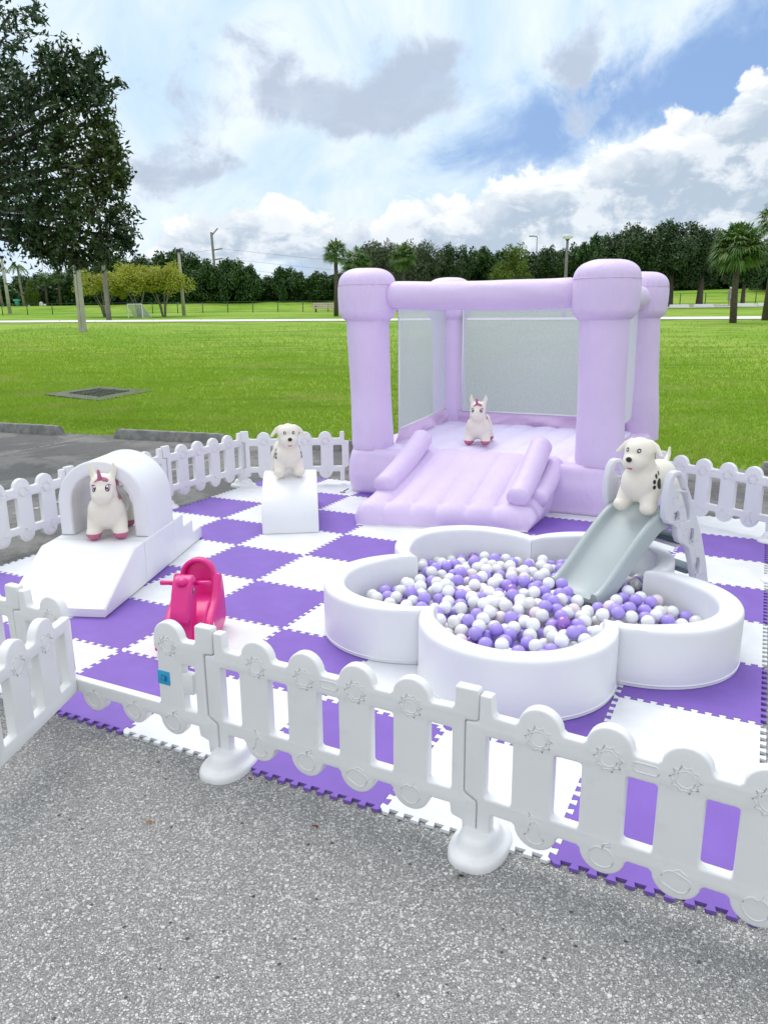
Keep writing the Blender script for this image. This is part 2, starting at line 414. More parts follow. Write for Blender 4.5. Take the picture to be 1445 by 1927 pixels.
# ------------------------------------------------------------------ world sky
def build_world():
    w = bpy.data.worlds.new('World'); S.world = w; w.use_nodes = True; nt = w.node_tree; nt.nodes.clear()
    out = nt.nodes.new('ShaderNodeOutputWorld'); bg = nt.nodes.new('ShaderNodeBackground'); nt.links.new(bg.outputs[0], out.inputs[0])
    sky = nd(nt, 'ShaderNodeTexSky', sky_type='NISHITA', sun_disc=False, sun_elevation=SUN_EL, sun_rotation=SUN_ROT)
    tc = nt.nodes.new('ShaderNodeTexCoord'); v = tc.outputs['Generated']
    sp = nt.nodes.new('ShaderNodeSeparateXYZ'); nt.links.new(v, sp.inputs[0])
    x, y, z = (X(nt, sp.outputs[i]) for i in range(3))
    az = x.m('ARCTAN2', y) * 57.3; el = z.m('ARCSINE') * 57.3
    cb = nt.nodes.new('ShaderNodeCombineXYZ'); nt.links.new((az * .1).v, cb.inputs[0]); nt.links.new((el * .2).v, cb.inputs[1]); P = cb.outputs[0]
    cb2 = nt.nodes.new('ShaderNodeCombineXYZ'); nt.links.new((az * .1).v, cb2.inputs[0]); nt.links.new((el * .1 + 3.0).v, cb2.inputs[1]); P2 = cb2.outputs[0]
    def blob(a, e, sa, se):
        da = (az - a) / sa; de = (el - e) / se
        return (da * da + de * de).m('MULTIPLY', -1.0).m('EXPONENT')
    n1 = mnoise(nt, P, 1.1, 8, .58, .35); n2 = mnoise(nt, P2, 2.2, 9, .62, .3); n3 = mnoise(nt, P2, .9, 9, .6, .6); n4 = mnoise(nt, P, 2.6, 8, .6, .4)
    gap = blob(25, 13.5, 12, 3.6) * .45 + blob(8, 10.6, 6.5, 2.0) * .30 + blob(14, 13.5, 5, 2) * .15 + blob(6.5, 3.6, 5, 1.0) * .34 + blob(-7, 3.4, 3.2, .9) * .26 + blob(27, 19, 8, 3) * .3
    cover = (n3 * .75 + .36 - gap + (n2 - .5) * .35).step(.36, .62)
    # cumulus bank rising to the right
    top = az * .27 + 6.6 + blob(27, 13, 6, 9) * 1.0 + (n2 - .5) * 7.5 + blob(-12, 6, 9, 50) * 4.0
    bank = (top - el).step(-.12, .45)
    holes = 1 - (blob(6.5, 3.6, 5, 1.0) * .9 + blob(-7, 3.4, 3.2, .9) * .8 + (n1 - .5) * 1.3).step(.35, .8)
    bank = bank * holes
    rim = (top - el).step(2.6, .2)                       # bright sunlit tops
    shade = (n4 * 1.0 + (n2 - .5) * 1.1).step(.40, .62)
    bsh = (rim * .6 + shade * .62).m('MINIMUM', 1.0)
    bankc = mixc(nt, bsh, (.48, .58, .70), (1.02, 1.05, 1.08))
    # dark grey cloud masses high up
    dark = blob(-1.5, 13.6, 6.5, 2.0) * .95 + blob(3, 16.0, 4.0, 2.6) * .8 + blob(13.3, 15, 2.6, 4.0) * .85 + blob(-15, 13, 4.5, 4.0) * .62 + blob(-9, 17.5, 3.5, 2.5) * .55 + blob(-14, 9, 9, 2) * .45
    dm = (dark + (n2 - .5) * 2.0 + (n3 - .5) * .7).step(.36, .80) * (n4 * .9 + .45)
    hi = mixc(nt, n3.step(.35, .65), (.60, .79, .98), (.86, .95, 1.03))
    hi = mixc(nt, dm.m('MINIMUM', .95), hi, (.50, .58, .72))
    blue = mixc(nt, .45, nd(nt, 'ShaderNodeMix').outputs[2], (.33, .50, .88)) if False else None
    skc = nt.nodes.new('ShaderNodeVectorMath'); skc.operation = 'SCALE'; nt.links.new(sky.outputs[0], skc.inputs[0]); skc.inputs['Scale'].default_value = .07
    blue = mixc(nt, .6, skc.outputs[0], (.33, .54, .97))
    cover = (cover + dm * .9).m('MINIMUM', 1.0)
    c = mixc(nt, cover, blue, hi)
    c = mixc(nt, bank, c, bankc)
    haze = (6.5 - el).step(0, 6.5) * .22
    c = mixc(nt, haze, c, (.72, .84, .97))
    # unseen sky behind the camera and overhead, toned to light fronts and tops
    back = (y * -1.0).step(-.25, .6)
    c = mixc(nt, back * (z).step(.9, .4), c, (.84, .88, .94))
    c = mixc(nt, z.step(.42, .75), c, (1.08, 1.14, 1.22))
    nt.links.new(c, bg.inputs[0]); bg.inputs[1].default_value = SKY
SUN_EL, SUN_AZ = rad(58), rad(-25)          # azimuth measured from +Y towards +X
SUN_ROT = SUN_AZ; SKY = .80
build_world()
sl = bpy.data.lights.new('sun', 'SUN'); sl.energy = 1.25; sl.angle = rad(38); sl.color = (1, .97, .92)
so = bpy.data.objects.new('sun', sl); COL.objects.link(so)
sd = Vector((math.sin(SUN_AZ) * math.cos(SUN_EL), math.cos(SUN_AZ) * math.cos(SUN_EL), math.sin(SUN_EL)))
so.rotation_euler = sd.to_track_quat('Z', 'Y').to_euler(); so.location = (0, 0, 30)
S.view_settings.view_transform = 'Standard'; S.view_settings.look = 'None'; S.view_settings.exposure = 0.4; S.view_settings.gamma = 1

# ================================================================== ground
def grid_sheet(name, xs, ys, zf, mat):
    V = [(x, y, zf(x, y)) for y in ys for x in xs]; nx = len(xs)
    Fc = [(j * nx + i, j * nx + i + 1, (j + 1) * nx + i + 1, (j + 1) * nx + i) for j in range(len(ys) - 1) for i in range(nx - 1)]
    return struct(name, mesh(name, V, Fc, True), mat)
def frange(a, b, s):
    o = []; 
    while a < b: o.append(a); a += s
    o.append(b); return o
xs = frange(-400, -60, 40) + frange(-60, -20, 4)[1:] + frange(-20, 20, .5)[1:] + frange(20, 70, 4)[1:] + frange(70, 400, 40)[1:]
ys = [-30, -10, 0, 5] + frange(6, 22, .4) + frange(23, 84, 4) + frange(85, 101, 1) + frange(110, 400, 30) + [800, 1400]
def ztile(x, y):
    return tz(x, y) + .02 * noise.noise((x * .35, y * .35, 0)) * sst(.5, 3, edge_d(x, y))
grid_sheet('ground', xs, ys, ztile, 'grass_ground')
# asphalt sheet ends at the lot edge with a slightly ragged rim
pts = []
for k in range(0, 161):
    s = -30 + 60 * k / 160
    o = .10 + .05 * noise.noise((s * 1.3, 0, 0)) + .03 * noise.noise((s * 6, 3, 0))
    pts.append((E0.x + ED.x * s + EN.x * o, E0.y + ED.y * s + EN.y * o, 0))
lot = [(p[0], p[1], 0) for p in pts] + [(60, -30, 0), (-60, -30, 0), (pts[0][0] - 30, pts[0][1], 0)]
struct('road', mesh('road', lot, [tuple(range(len(lot)))[::-1]]), 'asphalt').name = 'parking_lot'
# painted stall lines, worn and broken
pmat('paint_line', (.42, .42, .40), .8, .15, 20)
def dashes(a, b, w, name, p=.8, n=60):
    a, b = Vector(a[:2]), Vector(b[:2]); d = (b - a).normalized(); q = Vector((-d.y, d.x)) * w / 2; L = (b - a).length; bm = bmesh.new()
    for k in range(n):
        if R.random() > p: continue
        s0, s1 = L * k / n, L * (k + 1) / n - R.random() * .03
        f = lambda: .5 + R.random() * .5
        vs = [a + d * s0 - q * f(), a + d * s1 - q * f(), a + d * s1 + q * f(), a + d * s0 + q * f()]
        bm.faces.new([bm.verts.new((v.x, v.y, .004)) for v in vs])
    o = struct(name, bm_mesh(name, bm), 'paint_line')
dl = (G(414, 860) - G(18, 971)).normalized()
dashes(G(18, 971) - dl * .8, G(414, 860), .09, 'stall_line', .75)
dashes(G(0, 857) - dl * .5, G(170, 823), .045, 'stall_line', .85, 40)
q = G(414, 860) + (G(414, 860) - G(0, 857)) * 0
# path and far car park
def path_strip(name, cpts, w, mat, lift=.03):
    V = []; Fc = []
    for (x, y) in cpts:
        V += [(x, y - w / 2, tz(x, y - w / 2) + lift), (x, y + w / 2, tz(x, y + w / 2) + lift)]
    for i in range(len(cpts) - 1): Fc.append((2 * i, 2 * i + 2, 2 * i + 3, 2 * i + 1))
    struct(name, mesh(name, V, Fc), mat)
pc = []
for px in range(-300, 1800, 60):
    yy = 606 - (px / 1445) * 7.5
    d = GT(px, yy); pc.append((d.x, d.y))
path_strip('path', pc, 4.2, 'path_concrete', .035)
cpk = [(far(px, 76).x, 77) for px in range(1235, 1800, 40)]
path_strip('far_parking_lot', cpk, 8, 'path_concrete', .035)

# ------------------------------------------------------------------ grass blades (near strip)
def grass():
    P = []; 
    n = 300000
    d = RN.exponential(6.5, n) + .06; s = RN.uniform(-1, 1, n) * (11 + d * .62) - 1.5
    X0 = E0.x + ED.x * s + EN.x * d; Y0 = E0.y + ED.y * s + EN.y * d
    k = (np.abs(X0 / Y0) < .62) & (Y0 > 6) & (d < RN.uniform(10, 60, n))
    X0, Y0, d = X0[k], Y0[k], d[k]; n = len(X0)
    Z0 = np.array([ztile(a, b) for a, b in zip(X0, Y0)])
    cl = np.array([noise.noise((a * 2.2, b * 2.2, 0)) for a, b in zip(X0, Y0)])
    h = (RN.uniform(.02, .05, n) + .02 * np.clip(cl, 0, 1)) * (1 + d * .06); wd = RN.uniform(.004, .008, n) * (1 + d * .10)
    a = RN.uniform(0, 6.28, n); t = RN.uniform(0, 6.28, n); tilt = RN.uniform(.1, 1.0, n) * h
    sx, sy = np.cos(a) * wd, np.sin(a) * wd
    b0 = np.stack([X0 - sx, Y0 - sy, Z0 - .005], 1); b1 = np.stack([X0 + sx, Y0 + sy, Z0 - .005], 1)
    tp = np.stack([X0 + np.cos(t) * tilt, Y0 + np.sin(t) * tilt, Z0 + h], 1)
    V = np.stack([b0, b1, tp], 1).reshape(-1, 3)
    o = obj('grass', fastmesh('grass', V, np.arange(3 * n).reshape(n, 3), 3), 'grass_blade')
    o['kind'] = 'stuff'; o['label'] = 'short green lawn grass behind the concrete wheel stops'; o['category'] = 'grass'
grass()
# dirt and dead leaf litter along the lot edge
def litter():
    n = 2600; s = RN.uniform(-9, 10, n); d = RN.normal(.05, .10, n)
    X0 = E0.x + ED.x * s + EN.x * d; Y0 = E0.y + ED.y * s + EN.y * d
    cl = np.array([noise.noise((a * .8, b * .8, 4)) for a, b in zip(X0, Y0)]); k = cl > -.05; X0, Y0 = X0[k], Y0[k]; n = len(X0)
    P = np.stack([X0, Y0, np.full(n, .014) + RN.uniform(0, .02, n)], 1)
    D = unit(np.stack([RN.normal(size=n), RN.normal(size=n), RN.normal(size=n) * .25], 1)); N = unit(np.cross(D, unit(RN.normal(size=(n, 3)) * .3 + np.array([0, 0, 1]))))
    o = obj('leaf_litter', cards('leaf_litter', P, D, N, RN.uniform(.02, .06, n), RN.uniform(.01, .03, n)), 'brick_dirt')
    o['kind'] = 'stuff'; o['label'] = 'brown dead leaf litter along the lot edge'; o['category'] = 'leaf litter'
litter()

# ================================================================== wheel stops
def wheel_stop():
    L = 1.83
    prof = [(-.085, 0), (.085, 0), (.075, .06), (.045, .11), (-.045, .11), (-.075, .06)]
    n = 24; V = []; Fc = []
    for i in range(n + 1):
        x = -L / 2 + L * i / n; e = .06 if i in (0, n) else 0
        for (y, z) in prof:
            q = noise.noise((x * 9, y * 20, z * 20)) * .006
            V.append((x + (.03 if i == 0 else -.03 if i == n else 0) * (z / .11), y + q * (z > .02), z * (1 - e) + q * (z > .05)))
    m = len(prof)
    for i in range(n):
        for k in range(m): Fc.append((i * m + k, i * m + (k + 1) % m, (i + 1) * m + (k + 1) % m, (i + 1) * m + k))
    Fc.append(tuple(range(m))[::-1]); Fc.append(tuple(n * m + k for k in range(m)))
    V = [(a, b_, c_ * 1.2) for a, b_, c_ in V]
    return add_smooth(mesh('wheel_stop', V, Fc), 30)
ws = wheel_stop(); wl = {-1: 'weathered grey concrete wheel stop at the far left edge of the lot', 0: 'weathered grey concrete wheel stop beside the lawn, behind the white foam tunnel',
      1: 'weathered grey concrete wheel stop behind the rear white fence', 2: 'weathered grey concrete wheel stop behind the lavender bounce castle', 3: 'weathered grey concrete wheel stop at the right edge beyond the fence'}
e_ang = math.atan2(ED.y, ED.x)
for k in range(-1, 4):
    s = .95 + 2.87 * k; o = obj('wheel_stop', ws, 'stop_concrete', loc=(E0.x + ED.x * s - EN.x * .07, E0.y + ED.y * s - EN.y * .07, 0), rot=(0, 0, e_ang + R.uniform(-.015, .015)))
    tag(o, wl[k], 'wheel stop', 'concrete wheel stops along the lot edge')

# ================================================================== storm drain
def drain():
    c = [GT(85, 745), GT(187, 756), GT(290, 738), GT(190, 729)]
    z = .01 + max(p.z for p in c[:3]); mid = sum(c, Vector()) / 4
    t = thing('storm_drain', 'concrete storm drain slab with a dark metal grate in the lawn', 'storm drain', mid)
    P = [p - mid for p in c]
    I = [p * .55 for p in P]
    V = []; Fc = []
    for zz in (-.12, .022):
        V += [(p.x, p.y, p.z + zz) for p in P] + [(p.x, p.y, p.z + zz) for p in I]
    for k in range(4):
        j = (k + 1) % 4
        Fc += [(8 + k, 8 + j, 12 + j, 12 + k), (k, j, 8 + j, 8 + k), (4 + k, 12 + k, 12 + j, 4 + j)]
    obj('slab', mesh('slab', V, Fc), 'drain_concrete', t)
    obj('pit', mesh('pit', [(p.x * .99, p.y * .99, p.z + .012) for p in I], [(0, 1, 2, 3)]), 'pit_shade', t)  # flat near-black sheet: the drain hole's shade put into its colour
    bm = bmesh.new()
    for k in range(15):
        f = (k + .5) / 15; a = I[0].lerp(I[3], f); b = I[1].lerp(I[2], f)
        tube_bm(bm, [a + Vector((0, 0, .022)), b + Vector((0, 0, .022))], .014, 5)
    for f in (.02, .5, .98):
        a = I[0].lerp(I[1], f); b = I[3].lerp(I[2], f); tube_bm(bm, [a + Vector((0, 0, .023)), b + Vector((0, 0, .023))], .022, 5)
    obj('grate', bm_mesh('grate', bm), 'metal_dark', t)
drain()

# ================================================================== foam floor tiles
TS = .61; MO = Vector((-1.66005651, 3.17984465)); YAW = -0.456949
MU = Vector((math.cos(YAW), math.sin(YAW))); MN = Vector((-MU.y, MU.x))
def MW(i, j): p = MO + MU * (i * TS) + MN * (j * TS); return Vector((p.x, p.y, 0))
def meander(n=10, amp=.0115):
    """dovetail joint from 0..TS, offsets +-amp"""
    o = []; a0 = .018; p = (TS - 2 * a0) / n
    for k in range(n):
        a = a0 + k * p
        if k == 0: o.append((0, 0))
        o += [(a + p * .16, 0 - amp * .0)] if False else []
        o += [(a + p * .30, -amp), (a + p * .20, amp), (a + p * .80, amp), (a + p * .70, -amp)] if True else []
    o.append((TS, 0)); return o
ME_ = meander()
ME_ = [(0, 0), (.012, -.0115)] + ME_[1:-1] + [(TS - .012, -.0115), (TS, 0)]
def tile_mesh(par):
    # local frame 0..TS ; boundary lines are shared: horizontals offset in y, verticals in x
    g = .0011
    bot = [(x, y) for x, y in ME_]
    right = [(TS + d, y) for y, d in ME_]
    top = [(x, TS + y) for x, y in ME_][::-1]
    left = [(d, y) for y, d in ME_][::-1]
    P = bot[:-1] + right[:-1] + top[:-1] + left[:-1]
    n = len(P); Q = []
    for i in range(n):     # shrink by g along the normals
        a, b, c = Vector(P[i - 1]), Vector(P[i]), Vector(P[(i + 1) % n])
        e1 = (b - a).normalized(); e2 = (c - b).normalized(); n1 = Vector((-e1.y, e1.x)); n2 = Vector((-e2.y, e2.x)); m = (n1 + n2)
        if m.length < 1e-4: m = n1
        m.normalize(); Q.append(b + m * g / max(.5, m.dot(n1)))
    T = .0125; V = [(q.x, q.y, .0005) for q in Q] + [(q.x, q.y, T) for q in Q]
    Fc = [tuple(range(n))[::-1], tuple(range(n, 2 * n))] + [(i, (i + 1) % n, n + (i + 1) % n, n + i) for i in range(n)]
    return mesh('foam_mat_tile', V, Fc)
tm = {0: tile_mesh(0), 1: tile_mesh(1)}; tm[0].materials.append(M_('foam_purple')); tm[1].materials.append(M_('foam_white'))
ORD = ['first', 'second', 'third', 'fourth', 'fifth', 'sixth', 'seventh', 'eighth']
for j in range(8):
    for i in range(-3, 5):
        k = (i + j) % 2; o = bpy.data.objects.new('foam_mat_tile', tm[k]); COL.objects.link(o)
        p = MW(i, j); o.location = (p.x + R.uniform(-.0006, .0006), p.y + R.uniform(-.0006, .0006), R.uniform(.0003, .0016)); o.rotation_euler = (R.uniform(-.0012, .0012), R.uniform(-.0012, .0012), YAW)
        row = 'front row' if j == 0 else 'back row' if j == 7 else ORD[j] + ' row from the front'
        colm = 'at the left end' if i == -3 else 'at the right end' if i == 4 else ORD[i + 3] + ' from the left'
        tag(o, '%s foam floor tile, %s, %s' % ('purple' if k == 0 else 'white', row, colm), 'mat tile', 'checkered interlocking foam mat tiles')

# ================================================================== fence
FL_ = 1.069
def fence_reliefs(L, xs, parent, gate=False):
    def strip(pts, r=.0030, closed=True):
        bm = bmesh.new()
        if closed: pts = pts + [pts[0], pts[1]]
        for sgn in (-1, 1): tube_bm(bm, [(x, sgn * .0195, z) for x, z in pts], r, 5, False)
        return bm_mesh('relief', bm, True)
    for k, x in enumerate(xs):
        zc = .468
        star = []
        for t in range(10):
            a0 = t * 36
            star.append((x + .043 * math.cos(rad(a0)), zc + .043 * math.sin(rad(a0))))
            for f in (.3, .5, .7): star.append((x + .0335 * math.cos(rad(a0 + 36 * f)), zc + .0335 * math.sin(rad(a0 + 36 * f))))
        me = join([strip(star), strip(arc(x, zc, .026, 0, 345, 20))])
        obj('sun_emblem', me, 'relief_white', parent)
        fz = .135; ms = []
        if k % 4 == 0:   # pear
            ms.append(strip([(x + (.034 if s_ < 0 else .020) * math.cos(rad(a)) * 1, fz + (.036 if s_ < 0 else .046) * s_) for a in range(0, 360, 18) for s_ in [math.sin(rad(a))]]))
            ms.append(strip([(x, fz + .046), (x - .004, fz + .06), (x - .02, fz + .072), (x - .016, fz + .055), (x, fz + .05)], closed=False))
        elif k % 4 == 1:   # apple
            ms.append(strip([(x + .037 * math.cos(rad(a)), fz + .034 * math.sin(rad(a)) - (.008 if 75 < a < 105 else 0)) for a in range(0, 360, 15)]))
            ms.append(strip([(x, fz + .026), (x + .003, fz + .045), (x + .02, fz + .056), (x + .024, fz + .044), (x + .006, fz + .04)], closed=False))
        elif k % 4 == 2:   # lemon like fruit
            ms.append(strip([(x + .042 * math.cos(rad(a)), fz + .030 * math.sin(rad(a)) + .004 * math.cos(rad(3 * a))) for a in range(0, 360, 15)]))
            ms.append(strip([(x - .01, fz + .032), (x + .008, fz + .044), (x + .03, fz + .03)], closed=False))
        else:              # peach
            ms.append(strip([(x + .036 * math.cos(rad(a)) * (1 - .15 * (math.sin(rad(a)) < 0) * abs(math.sin(rad(a)))), fz + .036 * math.sin(rad(a)) - (.009 if 75 < a < 105 else 0)) for a in range(0, 360, 15)]))
            ms.append(strip([(x + .004, fz + .03), (x + .014, fz + .046)], closed=False))
        obj('fruit_emblem', join(ms), 'relief_white', parent)
    if not gate:
        obj('oval_emblem', strip(rrect((xs[1] + xs[2]) / 2 - .036, .452, (xs[1] + xs[2]) / 2 + .036, .482, .014, 4)), 'relief_white', parent)
PX = [.20, .41, .622, .832]
def outline_panel():
    L = FL_; g = .003
    o = [(g, .56), (.005 + g, .565), (.042, .565), (.046, .56), (.05, .505), (.058, .497)]
    for x in PX: o += [(x - .078, .497)] + arc(x, .497, .069, 174, 6, 12) + [(x + .078, .497)]
    o += [(L - .09, .50), (L - .084, .508), (L - .082, .572), (L - .077, .578), (L - .004, .578), (L, .573), (L, .478), (L - .006, .470), (L - .042, .466), (L - .046, .46), (L - .046, .205), (L - .040, .197), (L - .006, .180), (L - .001, .172)]
    o += [(L - .001, .045), (L - .046, .045), (L - .050, .095), (L - .085, .105), (L - .09, .112), (L - .094, .146)]
    for x in PX[::-1]: o += [(x + .078, .146)] + arc(x, .146, .069, -6, -174, 12) + [(x - .078, .146)]
    o += [(.056, .146), (.050, .14), (.050, .045), (g, .045), (g, .174), (-.002, .186), (-.036 , .202), (-.046 + g, .212), (-.046 + g, .455), (-.040, .462), (-.006, .467), (g, .476)]
    return o
def windows(xs_): return [rrect(a, .203, b, .425, .010)[::-1] for a, b in xs_]
WX = [(.028, .118), (.248, .334), (.463, .551), (.678, .765), (.894, .980)]
PANELS = []
def panel(label, a, b, first=[None]):
    PANELS.append(panel_(label, a, b, first)); return PANELS[-1]
def panel_(label, a, b, first):
    a, b = Vector(a[:2]), Vector(b[:2]); rz = math.atan2(b.y - a.y, b.x - a.x)
    if first[0] is None:
        t = thing('picket_fence', label, 'fence panel', (a.x, a.y, 0), rz, 'white plastic picket fence panels')
        obj('pickets', plate([outline_panel()] + windows(WX), .040, .007), 'plastic_white', t)
        fence_reliefs(FL_, PX, t); first[0] = t; return t
    return copy_tree(first[0], (a.x, a.y, 0), rz, label)
def foot(par, x, rz, first=[None], y=0):
    if first[0] is None:
        prof = [(0, .0), (1, .0), (1.0, .012), (.975, .022), (.93, .028), (.80, .034), (.72, .042), (.66, .060), (.60, .072), (.5, .078), (.0, .079)]
        n = 40; V = []; Fc = []
        for r, z in prof:
            for k in range(n):
                a = 2 * math.pi * k / n; e = 1.0 + .05 * math.cos(2 * a) ** 2
                ex = .095 * (abs(math.cos(a)) ** .8) * (1 if math.cos(a) > 0 else -1); ey = .135 * (abs(math.sin(a)) ** .9) * (1 if math.sin(a) > 0 else -1)
                V.append((ex * r, ey * r, z))
        for i in range(len(prof) - 1):
            for k in range(n): Fc.append((i * n + k, i * n + (k + 1) % n, (i + 1) * n + (k + 1) % n, (i + 1) * n + k))
        me = mesh('fence_foot', V, Fc); add_smooth(me, 50)
        first[0] = obj('foot', me, 'plastic_white'); o = first[0]
    else: o = first[0].copy(); COL.objects.link(o)
    o.parent = par; o.location = (x, y, 0.0); o.rotation_euler = (0, 0, rz); return o
A = Vector((-.643, 2.688)); B = Vector((.302, 2.189)); C = Vector((1.224, 1.648))
PL = Vector((-1.600, 3.168)); PL2 = PL + Vector((-.945, .499)).normalized() * FL_
Lf = [Vector((-1.472, 7.80)), Vector((-2.028, 6.875)), Vector((-2.525, 5.925)), Vector((-3.00, 4.965))]
panel('white picket fence panel in front of the ball pit, joined to the blue-latched gate', A, B)
panel('white picket fence panel with sun and fruit reliefs at the lower right corner', B, C)
panel('white picket fence panel at the left edge beside the left gate post', PL2, PL)
panel('white picket fence panel slanting between the foam tunnel and the rear left corner', Lf[0], Lf[1])
panel('white picket fence panel mostly hidden behind the foam tunnel', Lf[1], Lf[2])
panel('white picket fence panel at the left edge behind the foam ramp', Lf[2], Lf[3])
panel('white picket fence panel behind the spotted hopper dog, left of the bounce castle', Vector((-.405, 7.86)), Lf[0])
panel('white picket fence panel on the right, behind the hopper dog and the slide', Vector((3.004, 5.665)), Vector((2.368, 6.522)))
panel('white picket fence panel turning back along the right edge of the mat', Vector((2.60, 4.72)), Vector((3.02, 5.65)))
foot(PANELS[0], .035, 0); foot(PANELS[1], .012, 0)
foot(PANELS[3], -.01, .3); foot(PANELS[4], 0, 0); foot(PANELS[7], 0, 0); foot(PANELS[8], 0, 0)

# gate : frame fixed between PL and A, door swung open towards the camera
def gate():
    rz = math.atan2(A.y - PL.y, A.x - PL.x)
    t = thing('gate', 'white picket gate frame with blue latch, its door swung open', 'gate', (PL.x, PL.y, 0), rz)
    L = (A - PL).length - .004; x0, x1 = PX[0], L - .222
    full = outline_panel(); k = L / FL_
    o = [(.003, .56), (.008, .565), (.042, .565), (.046, .56), (.05, .505), (.058, .497), (x0 - .078, .497)] + arc(x0, .497, .069, 174, 0, 12)
    o += [(x0 + .069, .455), (x0 + .064, .45), (x0 + .064, .215), (x0 + .07, .207)]
    o += [(x1 - .068, .207), (x1 - .062, .215), (x1 - .058, .440), (x1 - .072, .450), (x1 - .072, .497)] + arc(x1, .497, .069, 180, 6, 12) + [(x1 + .078, .497)]
    o += [(L - .09, .50), (L - .084, .508), (L - .082, .572), (L - .077, .578), (L - .004, .578), (L, .573), (L, .478), (L - .006, .470), (L - .042, .466), (L - .046, .46), (L - .046, .205), (L - .040, .197), (L - .006, .180), (L - .001, .172)]
    o += [(L - .001, .045), (L - .046, .045), (L - .050, .095), (L - .085, .105), (L - .09, .112), (L - .094, .146)]
    for x in (x1, x1 - .21, x0 + .205, x0): o += [(x + .075, .146)] + arc(x, .146, .067, -6, -174, 12) + [(x - .075, .146)]
    o += [(.056, .146), (.050, .14), (.050, .045), (.003, .045), (.003, .174), (-.002, .186), (-.036, .202), (-.043, .212), (-.043, .455), (-.040, .462), (-.006, .467), (.003, .476)]
    a, b = x1 + .066, L - .095
    w5 = rrect(a, .205, b, .40, .008)[::-1]
    obj('gate_frame', plate([o, rrect(.028, .203, .118, .425, .01)[::-1], w5], .040, .007), 'plastic_white', t)
    obj('latch_housing', box(((a + b) / 2 - .020, .0, .318), (.072, .036, .088), .007), 'plastic_white', t)
    fence_reliefs(L, [x0, x1], t, True); foot(t, 0, 0)
    for x in (x1 - .21, x0 + .205):
        bm = bmesh.new()
        for sg in (-1, 1): tube_bm(bm, [(x + .036 * math.cos(rad(a)), sg * .0195, .135 + .034 * math.sin(rad(a)) - (.008 if 75 < a < 105 else 0)) for a in range(0, 376, 15)], .003, 5, False); tube_bm(bm, [(x, sg * .0195, .162), (x + .004, sg * .0195, .178), (x + .02, sg * .0195, .186)], .0025, 5, False)
        obj('fruit_emblem', bm_mesh('fe', bm, True), 'relief_white', t)
    pl = obj('latch', box((x1 - .030, -.0205, .325), (.062, .006, .058), .002), 'latch_blue', t)
    obj('latch_recess', box((x1 - .026, -.0245, .325), (.026, .004, .024), .001), 'latch_blue_dark', pl)
    obj('latch_handle', box((x1 - .026, -.0275, .325), (.010, .006, .018), .001), 'latch_blue', pl)
    # door
    h = PL + (A - PL).normalized() * (x0 + .085); hd = Vector((-1.386, 2.40)) - Vector((-1.332, 2.985))
    d = bpy.data.objects.new('door', None); COL.objects.link(d); d.parent = t; d.location = (x0 + .098, -.030, 0); d.rotation_euler = (0, 0, math.atan2(hd.y, hd.x) - rz)
    q = [(0, .497)]; DX = [.196, .398]
    for x in DX: q += [(x - .078, .497)] + arc(x, .497, .069, 174, 6, 12) + [(x + .078, .497)]
    q += [(.60, .497), (.60, .150), (.0, .150), (0, .16)]
    wn = [rrect(.050, .213, .130, .445, .008)[::-1], rrect(.256, .213, .336, .445, .008)[::-1], rrect(.460, .213, .540, .445, .008)[::-1]]
    bpy.data.objects.remove(d); loc_, rz_ = (x0 + .098, -.030, 0), math.atan2(hd.y, hd.x) - rz
    d = obj('door', plate([[(x, z) for x, z in q]] + wn, .040, .007), 'plastic_white', t, loc_, (0, 0, rz_), label='gate door standing open towards the camera')
    for x in DX:
        bm = bmesh.new()
        for sg in (-1, 1):
            st = [(x + (.043 if m % 4 == 0 else .0335) * math.cos(rad(m * 9)), sg * .0195, .468 + (.043 if m % 4 == 0 else .0335) * math.sin(rad(m * 9))) for m in range(41)]
            tube_bm(bm, st, .003, 5, False); tube_bm(bm, [(x + .026 * math.cos(rad(m * 18)), sg * .0195, .468 + .026 * math.sin(rad(m * 18))) for m in range(21)], .0022, 5, False)
        obj('sun_emblem', bm_mesh('sun_emblem', bm, True), 'relief_white', d)
    bm = bmesh.new(); tube_bm(bm, [(-.018, .0, .24), (-.018, 0, .47)], .010, 10); obj('hinge_pin', bm_mesh('hinge_pin', bm, True), 'plastic_white', d)
gate()

# ================================================================== soft play set
SV = Vector((.107, .994)).normalized(); SA = math.atan2(SV.y, SV.x) - math.pi / 2
def soft(x, s): p = Vector((-1.626, 4.177)) + SV * s - Vector((SV.y, -SV.x)) * x; return p   # x: to the left of the right edge
SW = .628
def sagged(me, amp=.0015):
    for v in me.vertices: v.co += Vector(noise.noise_vector(v.co * 4)) * amp
    return me
def yz_block(name, prof, width, s0, label, cat, bev=.014):
    c = soft(SW / 2, s0); me = plate([prof], width, bev, 'YZ', 3)
    o = obj(name, me, 'vinyl_white', loc=(c.x, c.y, .0165), rot=(0, 0, SA))
    for s in (-1, 1): obj('piping', bm_mesh('piping', tube_bm(bmesh.new(), [(s * (width / 2 - bev), y, z) for y, z in prof + prof[:1]], .0022, 5, False), True), 'vinyl_white', o)
    return tag(o, label, cat)
yz_block('foam_ramp', [(0, 0), (.600, 0), (.600, .288), (.452, .288), (0, .05)], SW, 0, 'white padded foam ramp sloping down towards the gate', 'foam ramp')
yz_block('foam_block', [(0, 0), (.512, 0), (.512, .289), (0, .289)], SW, .606, 'white padded foam platform block under the arched tunnel', 'foam block')
st = [(0, 0), (.565, 0), (.565, .098), (.378, .098), (.378, .195), (.19, .195), (.19, .289), (0, .289)]
yz_block('foam_stairs', st, SW - .01, 1.122, 'white padded foam stairs stepping down behind the tunnel', 'foam stairs', .009)
